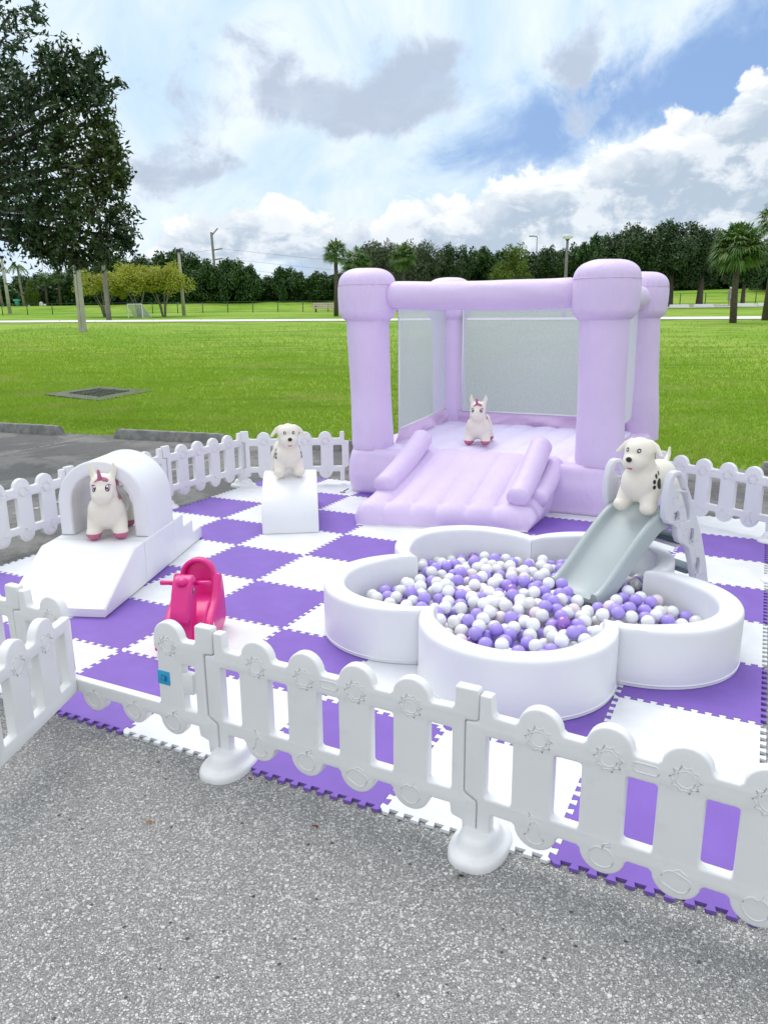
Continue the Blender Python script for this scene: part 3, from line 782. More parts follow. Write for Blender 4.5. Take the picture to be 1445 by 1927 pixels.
def tunnel():
    ro, ri, hl = .302, .214, .205
    P = [(-ro, 0), (-ro, hl)] + arc(0, hl, ro, 180, 0, 40)[1:] + [(ro, 0), (ri, 0), (ri, hl)] + arc(0, hl, ri, 0, 180, 36)[1:] + [(-ri, 0)]
    me = plate([P[::-1]], .455, .013, 'XZ', 3); c = soft(SW / 2 - .0, .69 + .2275)
    tn = obj('foam_tunnel', me, 'vinyl_white', loc=(c.x, c.y, .3075), rot=(0, 0, SA))
    for s in (-1, 1):
        bm = bmesh.new(); tube_bm(bm, [(x, s * (.2275 - .013), z) for x, z in [(-ro, 0), (-ro, hl)] + arc(0, hl, ro, 180, 0, 40)[1:] + [(ro, 0)]], .0022, 5, False)
        obj('piping', bm_mesh('piping', bm, True), 'vinyl_white', tn)
        obj('piping', bm_mesh('piping', tube_bm(bmesh.new(), [(x, s * (.2275 - .013), z) for x, z in [(ri, 0), (ri, hl)] + arc(0, hl, ri, 0, 180, 36)[1:] + [(-ri, 0)]], .0022, 5, False), True), 'vinyl_white', tn)
    tag(tn, 'white padded foam arch tunnel standing on the platform block around the unicorn', 'foam tunnel')
tunnel()
def wedge():
    a, h, w = .57, .392, .455; P = []
    for k in range(37):
        t = math.pi * k / 36; P.append((a - a * math.cos(t), h * math.sin(t) ** .9 if 0 < k < 36 else 0))
    me = plate([P[::-1]], w, .010, 'YZ', 3)
    c = Vector((-.755, 5.95)); ang = math.atan2(.10, .995)
    tag(obj('foam_hump', me, 'vinyl_white', loc=(c.x, c.y, .0165), rot=(0, 0, ang)), 'white padded foam hump with the hopper dog standing on top', 'foam hump')
wedge()

# ================================================================== ball pit
FC = Vector((.788, 4.056)); PR = .474; PH = .288; CR = .806
def petal_mesh():
    NS = 56; V = []; Fc = []; rings = []
    tipx, tipy = .474 - .588 * .12, -.809 * .12
    rt_, at_ = math.hypot(tipx, tipy), math.degrees(math.atan2(-tipy, tipx)) + 90
    for i in range(NS + 1):
        f = -1 + 2 * i / NS; po = rad(90 * f); pin = rad(at_ * f)
        k = sst(55, at_, abs(at_ * f)); ri = .357 + (rt_ - .357) * k
        O = Vector((math.sin(po) * PR, math.cos(po) * PR)); I = Vector((math.sin(pin) * ri, math.cos(pin) * ri))
        e = 0 if 0 < i < NS else 1
        bulge = .004 * math.sin(i * 1.7)
        pr = [(1, .0), (1, .012), (1.0, .018), (1.0, PH - .028), (.985, PH - .013), (.93, PH - .003), (.80, PH + .001), (.5, PH + .003 + bulge * .3), (.2, PH + .001), (.07, PH - .003), (.015, PH - .013), (0, PH - .028), (0, .02), (0, 0)]
        rings.append([len(V) + k_ for k_ in range(len(pr))])
        for u, z in pr:
            q = I.lerp(O, u); V.append((q.x, q.y, z))
    m = len(rings[0])
    for i in range(NS):
        for k in range(m - 1): Fc.append((rings[i][k], rings[i][k + 1], rings[i + 1][k + 1], rings[i + 1][k]))
        Fc.append((rings[i][m - 1], rings[i][0], rings[i + 1][0], rings[i + 1][m - 1]))
    Fc.append(tuple(rings[0])); Fc.append(tuple(rings[-1])[::-1])
    me = mesh('petal_wall', V, Fc); bm = bmesh.new(); bm.from_mesh(me)
    bmesh.ops.recalc_face_normals(bm, faces=bm.faces); bm.to_mesh(me); bm.free()
    return add_smooth(me, 45)
def pit():
    t = thing('ball_pit', 'large white padded flower-shaped ball pit with five round petals', 'ball pit', (FC.x, FC.y, .0165))
    me = petal_mesh(); ap = .652
    seam = bmesh.new(); tube_bm(seam, [(math.sin(rad(a)) * (PR + .001), math.cos(rad(a)) * (PR + .001), .016) for a in range(-90, 91, 3)], .0032, 6); sm = bm_mesh('piping', seam, True)
    for k in range(5):
        a = rad(220.4 + 36 + 72 * k)      # outward direction of the petal
        o = obj('petal_wall', me, 'vinyl_white', t, (math.cos(a) * ap, math.sin(a) * ap, 0), (0, 0, a - math.pi / 2)); o.scale = (.9965, 1, 1)
        obj('piping', sm, 'vinyl_white', o)
    pf = [(math.cos(rad(220.4 + 72 * k)) * .74, math.sin(rad(220.4 + 72 * k)) * .74, .004) for k in range(5)]
    obj('pit_floor', mesh('pit_floor', pf, [(0, 1, 2, 3, 4)]), 'vinyl_white', t)
pit()
def in_pit(x, y, m=.036):
    p = Vector((x, y)) - FC
    for k in range(5):
        a = rad(220.4 + 36 + 72 * k); o = Vector((math.cos(a), math.sin(a))); q = p - o * .652
        if q.length < .357 - m: return 2
    # pentagon interior
    for k in range(5):
        a = rad(220.4 + 36 + 72 * k); o = Vector((math.cos(a), math.sin(a)))
        if p.dot(o) > .652 - m * .3: return 0
    for k in range(5):     # keep clear of the wall ends
        a = rad(220.4 + 72 * k); v = Vector((math.cos(a), math.sin(a))) * .741
        if (p - v).length < .075 + m: return 0
    return 1
SLA = Vector((1.2, 3.99)); SLD = Vector((.871, .491)).normalized(); SLN = Vector((-SLD.y, SLD.x))
def chute_z(x, y):
    """height of the underside of the slide chute above (x, y), or None"""
    p = Vector((x, y)) - SLA; s = p.dot(SLD); n = p.dot(SLN)
    if -.02 < n < .42 and -.05 < s < .5: return .120 + max(0, s) * .95
    return None
def balls():
    r = .0355; D = 2 * r; cell = {}; Bs = []
    def near(x, y):
        i, j = int(x / .08), int(y / .08)
        for a in (-1, 0, 1):
            for b in (-1, 0, 1):
                for q in cell.get((i + a, j + b), ()): yield q
    def rest(x, y):
        z = r + .014
        for _ in range(1):
            for (bx, by, bz) in near(x, y):
                d2 = (bx - x) ** 2 + (by - y) ** 2
                if d2 < D * D: z = max(z, bz + math.sqrt(D * D - d2))
        return z
    N = 1400; fails = 0
    while len(Bs) < N and fails < 4000:
        best = None
        for _ in range(14):
            x = FC.x + R.uniform(-1.1, 1.1); y = FC.y + R.uniform(-1.1, 1.1)
            k = in_pit(x, y)
            if not k: continue
            z = rest(x, y); dc = (Vector((x, y)) - FC).length
            lim = .20 - .085 * sst(.55, 1.05, dc) + .03 * noise.noise((x * 3, y * 3, 1))
            cz = chute_z(x, y)
            if cz is not None and z + r > cz - .01: continue
            if z > lim: continue
            if best is None or z < best[2]: best = (x, y, z)
        if best is None: fails += 1; continue
        Bs.append(best); cell.setdefault((int(best[0] / .08), int(best[1] / .08)), []).append(best)
    # a few balls on the end of the chute
    eye = Vector((0, 0, CH)); score = []
    for b in Bs:
        c = Vector(b); d = (eye - c); dist = d.length; d /= dist; a = d.cross(Vector((0, 0, 1))).normalized(); u_ = a.cross(d)
        near_ = [Vector(q) for i in range(-6, 7) for j in range(-6, 7) for q in cell.get((int(b[0] / .08) + i, int(b[1] / .08) + j), ()) if q is not b and (Vector(q) - c).dot(d) > -.02]
        vis = 0
        for (sx, sy) in [(0, 0)] + [(math.cos(t) * k, math.sin(t) * k) for k, m in ((.5, 6), (.88, 10)) for t in [2 * math.pi * q / m for q in range(m)]]:
            p = c + (a * sx + u_ * sy) * r + d * (r * math.sqrt(1 - sx * sx - sy * sy) * .98)
            ok = True
            for q in near_:
                w = q - p; t = w.dot(d)
                if t > 0 and (w - d * t).length < r * .97: ok = False; break
            if ok:
                cz = chute_z(b[0], b[1])
                if cz is not None: ok = False
            vis += ok
        score.append((vis / dist ** 2, b))
    score.sort(key=lambda s: -s[0])
    bm = bmesh.new(); bmesh.ops.create_icosphere(bm, subdivisions=4, radius=r); base = bm_mesh('play_ball', bm, True)
    kinds = [('ball_purple', 'light purple', .33), ('ball_white', 'plain white', .36), ('ball_pearl', 'pearly silver-white', .24), ('ball_blush', 'pale blush pink', .05), ('ball_metallic', 'shiny metallic violet', .02)]
    meshes = {}
    for k, _, _ in kinds: meshes[k] = base.copy(); meshes[k].materials.clear(); meshes[k].materials.append(M_(k))
    names = ['left petal', 'front petal', 'right petal', 'back right petal', 'back left petal']
    angs = [(220.4 - 36) % 360, 220.4 + 36, (220.4 + 108) % 360, (220.4 + 180) % 360, (220.4 + 252) % 360]
    rest_bm = []
    for n, (sc, b) in enumerate(score):
        f = R.random(); acc = 0
        p = Vector((b[0], b[1])) - FC
        for k, lab, pr in kinds:
            acc += pr
            if f < acc: break
        if n < 300:
            o = bpy.data.objects.new('play_ball', meshes[k]); COL.objects.link(o); o.location = b; o.rotation_euler = (R.random() * 6, R.random() * 6, R.random() * 6)
            if p.length > .58:
                a = math.degrees(math.atan2(p.y, p.x)) % 360; i = min(range(5), key=lambda i: abs((a - angs[i] + 180) % 360 - 180)); where = 'in the ' + names[i]
            else: where = 'in the middle'
            tag(o, '%s play ball %s of the flower-shaped ball pit' % (lab, where), 'ball', 'play balls in the ball pit: %s, %s' % (lab, where))
        elif b[2] > .02: rest_bm.append((b, k))
    order = [k for k, _, _ in kinds]; bm = bmesh.new()
    for b, k in rest_bm:
        f0 = len(bm.faces)
        vs = bmesh.ops.create_icosphere(bm, subdivisions=2, radius=r, matrix=Matrix.Translation(b))['verts']
        mi = order.index(k)
        for v in vs:
            for f in v.link_faces: f.material_index = mi
    me = bm_mesh('play_balls', bm, True); 
    for k in order: me.materials.append(M_(k))
    o = obj('play_balls', me); o['kind'] = 'stuff'; o['label'] = 'deeper layer of mixed play balls in the ball pit'; o['category'] = 'balls'
balls()

# ================================================================== lavender bounce castle
def castle():
    P0 = G(1125, 978); t = thing('bounce_castle', 'lavender inflatable bounce castle with four columns, net walls and a front slide', 'bounce castle', (P0.x, P0.y, .0135), YAW)
    def wr(v, amp, sc=(3, 3, 3), seed=0): return noise.fractal((v[0] * sc[0] + seed, v[1] * sc[1], v[2] * sc[2]), 1, 2, 4) * amp
    # inflated base as a superellipsoid-like cushion
    def cushion(x0, x1, y0, y1, z0, z1, r, nx=60, nz=18, name='base', bulge=.03, topdip=0):
        cx, cy = (x0 + x1) / 2, (y0 + y1) / 2; hx, hy = (x1 - x0) / 2 - r, (y1 - y0) / 2 - r; V = []; Fc = []
        per = []
        def side(ax, ay, bx, by, n):
            for k in range(n): per.append((ax + (bx - ax) * k / n, ay + (by - ay) * k / n, 0, 0))
        m = 18; n = 12; P = []
        cor = [(hx, -hy, -90), (hx, hy, 0), (-hx, hy, 90), (-hx, -hy, 180)]
        for q, (a, b, a0) in enumerate(cor):
            for k in range(n): 
                an = rad(a0 + 90 * k / n); P.append((a, b, math.cos(an), math.sin(an)))
            a2, b2, _ = cor[(q + 1) % 4]; an = rad(a0 + 90)
            for k in range(m): P.append((a + (a2 - a) * k / m, b + (b2 - b) * k / m, math.cos(an), math.sin(an)))
        prof = [(-.010, 0)] + [(bulge * math.sin(math.pi * i / 10) - .0 , (z1 - z0 - .07) * i / 10) for i in range(0, 11)]
        prof += [(-.07 + .07 * math.cos(rad(a)), z1 - z0 - .07 + .07 * math.sin(rad(a))) for a in (20, 40, 60, 80, 90)]
        prof += [(-.12, z1 - z0 + .0), (-.20, z1 - z0 - .005)]
        for (o, z) in prof:
            for (px, py, nx_, ny_) in P:
                rr = r + o; x = cx + px + nx_ * rr; y = cy + py + ny_ * rr
                w = wr((x, y, z), .012, (2.5, 2.5, 5)) * (z > .01)
                V.append((x + nx_ * w, y + ny_ * w, z0 + z))
        n_ = len(P)
        for i in range(len(prof) - 1):
            for k in range(n_): Fc.append((i * n_ + k, i * n_ + (k + 1) % n_, (i + 1) * n_ + (k + 1) % n_, (i + 1) * n_ + k))
        Fc.append(tuple((len(prof) - 1) * n_ + k for k in range(n_)))
        return mesh(name, V, Fc, True)
    obj('base', cushion(-2.50, .12, .02, 2.64, .0, .435, .20), 'inflatable', t)
    # bed of inflated lanes inside
    V = []; nx, ny = 96, 30; x0, x1, y0, y1 = -2.28, -.08, .12, 2.36
    for j in range(ny + 1):
        for i in range(nx + 1):
            x = x0 + (x1 - x0) * i / nx; y = y0 + (y1 - y0) * j / ny; f = (i / nx * 8) % 1
            z = .438 + .022 * (abs(math.sin(math.pi * f)) ** .55) + wr((x, y, 0), .014, (3, 2, 1), 5)
            e = min(j, ny - j) / 3; z -= .05 * max(0, 1 - e) ** 2
            V.append((x, y, z))
    obj('bouncing_bed', mesh('bed', V, [(j * (nx + 1) + i, j * (nx + 1) + i + 1, (j + 1) * (nx + 1) + i + 1, (j + 1) * (nx + 1) + i) for j in range(ny) for i in range(nx)], True), 'inflatable_bed', t)
    # columns with caps: bottoms and tops (slight lean)
    cols = {'FL': ((-2.292, .25, .30), (-2.346, .25, 1.72)), 'FR': ((-.068, .25, .30), (-.100, .25, 1.72)), 'BL': ((-2.315, 2.40, .35), (-2.345, 2.40, 1.72)), 'BR': ((-.03, 2.40, .35), (-.12, 2.40, 1.72))}
    capz = {}
    for nm, (b, tp) in cols.items():
        b, tp = Vector(b), Vector(tp); n = 48; V = []; Fc = []; m = 44
        for i in range(m + 1):
            f = i / m; c = b.lerp(tp, f); z = c.z
            r0 = .203 + .004 * math.sin(f * 9) - .010 * math.exp(-((z - .42) / .03) ** 2) * (nm[0] == 'F') 
            for k in range(n):
                a = 2 * math.pi * k / n; w = .0035 * noise.noise((math.cos(a) * 3, math.sin(a) * 3, z * 5 + len(nm) + b.x))
                st_ = .014 * noise.noise((a * 10, 0, b.x)) * (math.exp(-((z - .45) / .05) ** 2) + math.exp(-((z - 1.64) / .04) ** 2))
                r = r0 + w + st_; V.append((c.x + r * math.cos(a), c.y + r * math.sin(a), z))
        for i in range(m):
            for k in range(n): Fc.append((i * n + k, i * n + (k + 1) % n, (i + 1) * n + (k + 1) % n, (i + 1) * n + k))
        colo = obj('column', mesh('column', V, Fc, True), 'inflatable', t)
        if nm[0] == 'F':
            sr = bmesh.new(); tube_bm(sr, [(b.x + .207 * math.cos(rad(a)), b.y + .207 * math.sin(rad(a)), .425 - .012 * math.cos(rad(2 * a))) for a in range(0, 361, 9)], .004, 5, False)
            obj('seam', bm_mesh('seam', sr, True), 'inflatable_pink', colo)
        # cap
        prof = []
        for k in range(8): a = rad(-62 + 62 * k / 7); prof.append((.205 + .072 * (math.cos(a) - math.cos(rad(-62))) / (1 - math.cos(rad(-62))), .105 + .105 * math.sin(a) / math.sin(rad(62))))
        prof += [(.279, .16), (.281, .21), (.281, .26), (.279, .30), (.275, .335)]
        for k in range(1, 12): a = rad(8 * k); prof.append((.275 * math.cos(a) ** .62, .335 + .150 * math.sin(a)))
        prof.append((.0, .487))
        n = 144; V = []; Fc = []
        for (r, z) in prof:
            for k in range(n):
                a = 2 * math.pi * k / n
                pk = math.exp(-((z - .33) / .035) ** 2) + math.exp(-((z - .11) / .035) ** 2)
                w = 1 + .02 * pk * noise.noise((a * 7, b.x * 3, z * 6)) - .05 * pk * max(0, noise.noise((a * 11, 5, b.y + b.x))) - .03 * pk * abs(noise.noise((a * 23, 9, b.y))) + .012 * noise.noise((math.cos(a) * 1.5, math.sin(a) * 1.5, z * 4 + b.x))
                V.append((tp.x + r * w * math.cos(a), tp.y + r * w * math.sin(a), 1.660 + z + .006 * noise.noise((a * 2, z * 3, b.y))))
        for i in range(len(prof) - 1):
            for k in range(n): Fc.append((i * n + k, i * n + (k + 1) % n, (i + 1) * n + (k + 1) % n, (i + 1) * n + k))
        obj('column_cap', mesh('column_cap', V, Fc, True), 'inflatable', colo)
        sb = bmesh.new(); tube_bm(sb, [(tp.x + .277 * math.cos(rad(a)), tp.y + .277 * math.sin(rad(a)), 1.66 + .332) for a in range(0, 361, 9)], .003, 5, False)
        tube_bm(sb, [(tp.x + .262 * math.cos(rad(a)), tp.y + .262 * math.sin(rad(a)), 1.66 + .085) for a in range(0, 361, 9)], .003, 5, False)
        obj('seam', bm_mesh('seam', sb, True), 'inflatable_pink', colo)
    # beams
    def beam(a, b, z, r, ze):
        a, b = Vector(a), Vector(b); d = (b - a); L = d.length; d.normalize(); n = 32; V = []; Fc = []; m = 44; sd_ = Vector((-d.y, d.x, 0))
        for i in range(m + 1):
            f = i / m; x = L * f; e = min(x, L - x); rr = r * (min(1, (.35 + e / .09)) ** .5 if e < .06 else 1)
            sag = -.012 * math.sin(math.pi * f)
            for k in range(n):
                an = 2 * math.pi * k / n; w = .005 * noise.noise((x * 3, math.cos(an) * 2, math.sin(an) * 2 + a.x)) + .004 * noise.noise((an * 6, 1, 2)) * math.exp(-(e / .08) ** 2)
                p = a + d * x + sd_ * (math.cos(an) * (rr + w)) + Vector((0, 0, math.sin(an) * (rr + w) + z + (ze - z) * f + sag))
                V.append(p)
        for i in range(m):
            for k in range(n): Fc.append((i * n + k, i * n + (k + 1) % n, (i + 1) * n + (k + 1) % n, (i + 1) * n + k))
        Fc.append(tuple(range(n))[::-1]); Fc.append(tuple(m * n + k for k in range(n)))
        obj('beam', mesh('beam', V, Fc, True), 'inflatable', t)
    beam((-2.12, .25, 0), (-.32, .25, 0), 1.893, .127, 1.885); beam((-2.13, 2.40, 0), (-.34, 2.40, 0), 1.87, .12, 1.87)
    beam((-2.345, .45, 0), (-2.345, 2.20, 0), 1.88, .12, 1.87); beam((-.11, .45, 0), (-.11, 2.20, 0), 1.885, .125, 1.87)
    NX = -.10
    # net walls with white hems and wrinkled skirts
    def net(a, b, z0, z1, name='net_wall', mt='net'):
        a, b = Vector(a), Vector(b); L = (b - a).length; d = (b - a) / L; nn = Vector((-d.y, d.x, 0)); V = []; nx_, nz_ = 26, 16
        for j in range(nz_ + 1):
            for i in range(nx_ + 1):
                x = L * i / nx_; z = z0 + (z1 - z0) * j / nz_
                V.append(a + d * x + Vector((0, 0, z)) + nn * .012 * noise.noise((x * 2, z * 2, a.x)))
        w = obj(name, mesh(name, V, [(j * (nx_ + 1) + i, j * (nx_ + 1) + i + 1, (j + 1) * (nx_ + 1) + i + 1, (j + 1) * (nx_ + 1) + i) for j in range(nz_) for i in range(nx_)], True), mt, t)
        bm = bmesh.new()
        for p, q in (((0, z0), (L, z0)), ((0, z1), (L, z1)), ((0, z0), (0, z1)), ((L, z0), (L, z1))):
            tube_bm(bm, [a + d * p[0] + Vector((0, 0, p[1])), a + d * q[0] + Vector((0, 0, q[1]))], .009, 6)
        obj('hem', bm_mesh('hem', bm, True), 'vinyl_white', w)
    def skirt(a, b, z0, z1):
        a, b = Vector(a), Vector(b); L = (b - a).length; d = (b - a) / L; nn = Vector((-d.y, d.x, 0)); V = []; nx_, nz_ = 90, 10
        for j in range(nz_ + 1):
            for i in range(nx_ + 1):
                x = L * i / nx_; f = j / nz_; z = z0 + (z1 - z0) * f
                V.append(a + d * x + Vector((0, 0, z)) + nn * (.07 * noise.noise((x * 2.5 + z * 5, z * 3, a.x)) + .03 * noise.noise((x * 8 - z * 12, z * 8, a.y))) * math.sin(math.pi * min(1, f + .08)) )
        obj('skirt', mesh('skirt', V, [(j * (nx_ + 1) + i, j * (nx_ + 1) + i + 1, (j + 1) * (nx_ + 1) + i + 1, (j + 1) * (nx_ + 1) + i) for j in range(nz_) for i in range(nx_)], True), 'inflatable_pink', t)
    net((-2.10, 2.24, 0), (-.22, 2.24, 0), .585, 1.80); skirt((-2.15, 2.25, 0), (-.20, 2.25, 0), .40, .59)
    net((-2.09, .42, 0), (-2.30, 2.215, 0), .60, 1.80); skirt((-2.09, .40, 0), (-2.28, 2.23, 0), .40, .60)
    net((-.12, .42, 0), (NX, 2.26, 0), .60, 1.80, 'net_wall', 'net_dense'); skirt((-.19, .42, 0), (-.20, 2.27, 0), .40, .60)
    # slide
    LN = 6; nx_ = 96; V = []; Fc = []
    prof = [(.44, .42), (.36, .452), (.26, .466), (.14, .462), (.02, .43), (-.12, .375), (-.26, .318), (-.40, .27), (-.52, .232), (-.62, .205)]
    def fr(u): return -1.055 + .385 * u
    rows = []
    edges = [0, .085, .17, .255, .345, .435, .52]    # px based crease spacing
    cre = [0, .155, .31, .465, .63, .79, 1.0]
    for i in range(nx_ + 1):
        u = i / nx_; F_ = fr(u); x = -1.795 + 1.362 * u
        k = max(q for q in range(len(cre) - 1) if u >= cre[q] - 1e-9) if u < 1 else 5; lf = (u - cre[k]) / (cre[k + 1] - cre[k])
        sc = abs(math.sin(math.pi * lf)) ** .5
        col = []
        for (y, z) in prof:
            yy = y if y > 0 else y / -.62 * -(F_ * -1 + -.10) * 1 if False else (y if y > 0 else y * (abs(F_) - .12) / .62)
            zz = z - (.016 + .030 * sst(-.1, -.6, y)) * (1 - sc) + wr((x, yy, 0), .008, (5, 3, 1))
            col.append((x, yy, zz))
        fz = [(.105, .196), (.055, .182), (.018, .150), (-.004, .11), (-.014, .07), (-.010, .03), (.0, .004), (-.012, .001)]
        for (o, z) in fz:
            w = .018 * (sc - 1) if z > .01 else 0
            pk = .006 * noise.noise((x * 18, z * 20, 3)) * math.exp(-((z - .16) / .03) ** 2)
            col.append((x, F_ + o - w + pk, z + (.018 * (sc - 1) if z > .14 else 0)))
        rows.append(col)
    m = len(rows[0])
    for c in rows: V += c
    for i in range(nx_):
        for k in range(m - 1): Fc.append((i * m + k, (i + 1) * m + k, (i + 1) * m + k + 1, i * m + k + 1))
    # side walls
    for side, u in ((-1, 0), (1, nx_)):
        base = len(V); top = rows[u]; nn = 8
        for (x, y, z) in top:
            for k in range(nn + 1):
                f = k / nn; zz = max(0.001, z * (1 - f)); fe = math.sin(math.pi * f); bl = .045 * fe * min(1, z / .2)
                V.append((x + side * bl + side * .012 * fe * noise.noise((y * 5, zz * 6, side)), y, zz))
        for a in range(m - 1):
            for k in range(nn): Fc.append((base + a * (nn + 1) + k, base + a * (nn + 1) + k + 1, base + (a + 1) * (nn + 1) + k + 1, base + (a + 1) * (nn + 1) + k))
    bm = bmesh.new(); bm.from_mesh(mesh('slide', V, Fc)); bmesh.ops.remove_doubles(bm, verts=bm.verts, dist=.0005)
    obj('slide', bm_mesh('slide', bm, True), 'inflatable', t)
    def bolster(a, b, r, wx=1.0):
        a, b = Vector(a), Vector(b); d = (b - a); L = d.length; d.normalize(); s = Vector((1, 0, 0)); u_ = s.cross(d); m = 26; n = 28; V = []; Fc = []
        for i in range(m + 1):
            f = i / m; x = L * f; e = min(x, L - x); rr = r * (max(.0, 1 - max(0, 1 - e / .03) ** 3)) ** .5 * (1 + .03 * math.sin(f * 5)); rr = max(rr, .045)
            for k in range(n):
                an = 2 * math.pi * k / n; q = rr * (1 + .02 * noise.noise((an * 5, x * 9, a.x)) * (1 + 2.5 * math.exp(-(e / .06) ** 2)))
                V.append(a + d * x + s * math.cos(an) * q * wx + u_ * math.sin(an) * q + Vector((0, 0, -.03 * math.sin(math.pi * f))))
        for i in range(m):
            for k in range(n): Fc.append((i * n + k, i * n + (k + 1) % n, (i + 1) * n + (k + 1) % n, (i + 1) * n + k))
        Fc.append(tuple(range(n))[::-1]); Fc.append(tuple(m * n + k for k in range(n)))
        bm = bmesh.new(); bm.from_mesh(mesh('b', V, Fc)); bmesh.ops.recalc_face_normals(bm, faces=bm.faces)
        return bm_mesh('side_bolster', bm, True)
    obj('side_bolster', bolster((-1.705, .16, .585), (-1.715, -.74, .265), .096), 'inflatable', t)
    obj('side_bolster', bolster((-.545, .10, .60), (-.545, -.64, .245), .098), 'inflatable', t)
    obj('side_bolster', bolster((-.432, .16, .415), (-.445, -.42, .20), .090), 'inflatable', t)
    sb = bmesh.new(); box_bm(sb, (-1.114, fr(.5) - .008, .003), (1.42, .03, .004), math.atan2(.385, 1.362)); box_bm(sb, (-.15, -.0, .003), (.50, .03, .004))
    obj('base_flange', bm_mesh('f', sb), 'vinyl_white', t)
    tube_ = bmesh.new(); tube_bm(tube_, [(-2.46, .02, .03), (-2.49, -.03, .012), (-2.46, -.06, .009), (-2.51, -.07, .008)], .005, 6)
    obj('tie_strap', bm_mesh('tie', tube_, True), 'metal_dark', t)
castle()

# ================================================================== hopper animals
def eye_set(me, parent, x, z, sz, kind, y0=-.185):
    for s in (-1, 1):
        w, h = sz
        if kind == 'dog':
            e = obj('eye', decal(me, (s * x, y0, z), (-s * .10, 1, 0), (0, 0, 1), oval(0, 0, w, h, 20, s * -.2), .0012), 'paint_black', parent)
            obj('pupil', decal(me, (s * x + .001, y0, z), (-s * .10, 1, 0), (0, 0, 1), oval(0, .0, w * .42, h * .42, 14), .0024), 'paint_white', e)
        else:
            e = obj('eye', decal(me, (s * x, y0, z), (-s * .16, 1, 0), (0, 0, 1), oval(0, 0, w, h, 20), .0012), 'paint_black', parent)
            obj('iris', decal(me, (s * x, y0, z), (-s * .16, 1, 0), (0, 0, 1), oval(s * .003, .003, w * .72, h * .70, 18), .0022), 'paint_violet', e)
            obj('highlight', decal(me, (s * x, y0, z), (-s * .16, 1, 0), (0, 0, 1), oval(-s * .003 + .002, .012, w * .48, h * .30, 14), .0030), 'paint_white', e)
            obj('pupil', decal(me, (s * x, y0, z), (-s * .16, 1, 0), (0, 0, 1), oval(-s * .003, -.006, w * .46, h * .42, 14), .0036), 'paint_black', e)
            obj('highlight', decal(me, (s * x, y0, z), (-s * .16, 1, 0), (0, 0, 1), oval(-s * .004, -.010, w * .20, h * .18, 12), .0044), 'paint_white', e)
            obj('eyelash', decal(me, (s * x, y0, z), (-s * .16, 1, 0), (0, 0, 1), [(s * -.012, .014), (s * .004, .022), (s * .017, .019), (s * .024, .012), (s * .018, .014), (s * .004, .017)], .003), 'paint_black', parent)
def legs(bm, fr_, bk):
    for s in (-1, 1):
        cap(bm, (s * .062, fr_ + .05, .15), (s * .084, fr_, .052), .068, .050); ell(bm, (s * .086, fr_ - .006, .046), (.052, .058, .046))
        cap(bm, (s * .062, bk - .04, .15), (s * .084, bk, .052), .068, .050); ell(bm, (s * .086, bk, .046), (.052, .058, .046))
def make_dog(label, loc, rz, group, scale=1):
    t = thing('hopper_dog', label, 'toy dog', loc, rz, group, scale)
    bm = bmesh.new(); ell(bm, (0, .09, .195), (.112, .19, .110)); ell(bm, (0, -.05, .185), (.120, .115, .125)); ell(bm, (0, -.03, .235), (.100, .10, .10)); ell(bm, (0, .19, .19), (.110, .11, .108)); legs(bm, -.095, .225)
    cap(bm, (0, -.05, .25), (0, -.085, .34), .092, .086); ell(bm, (0, -.095, .380), (.091, .088, .086)); ell(bm, (0, -.120, .335), (.082, .084, .070)); ell(bm, (0, -.158, .325), (.068, .058, .056))
    for s in (-1, 1):
        cap(bm, (s * .055, -.075, .440), (s * .098, -.078, .415), .022, .022, .7); cap(bm, (s * .098, -.078, .415), (s * .142, -.095, .366), .021, .016, .7)
    cap(bm, (0, .25, .25), (0, .295, .31), .022, .016); cap(bm, (0, .295, .31), (0, .30, .355), .016, .012)
    for a in (-.015, .0, .016): cap(bm, (a, -.095, .460), (a * 1.5, -.095 + a, .474), .006, .004)
    me = remesh(bm, .0065, 16); obj('body', me, 'rubber_cream', t)
    nb = bmesh.new(); ell(nb, (0, -.219, .348), (.0185, .012, .0165)); obj('nose', bm_mesh('n', nb, True), 'paint_black', t)
    eye_set(me, t, .038, .398, (.0115, .0135), 'dog')
    obj('mouth', decal(me, (0, -.5, .292), (0, 1, .0), (0, 0, 1), [(-.021, .006), (-.010, .003), (0, .002), (.010, .003), (.021, .006), (.012, -.004), (0, -.007), (-.012, -.004)], .0015), 'paint_red', t)
    for s in (-1, 1):
        bm2 = []
        for (cy_, cz, ry, rz_) in ((.028, .198, .020, .032), (-.012, .180, .0105, .013), (-.013, .213, .0105, .0135), (.004, .244, .0095, .014), (.029, .257, .007, .013)):
            bm2.append(decal(me, (s * .4, -.075 - .75 * .29, .205), (-s, .75, 0), (0, 0, 1), oval(cy_ * s, cz - .21, ry, rz_, 16), .0014, 2))
        obj('paw_print', join(bm2), 'paint_black', t)
    return t
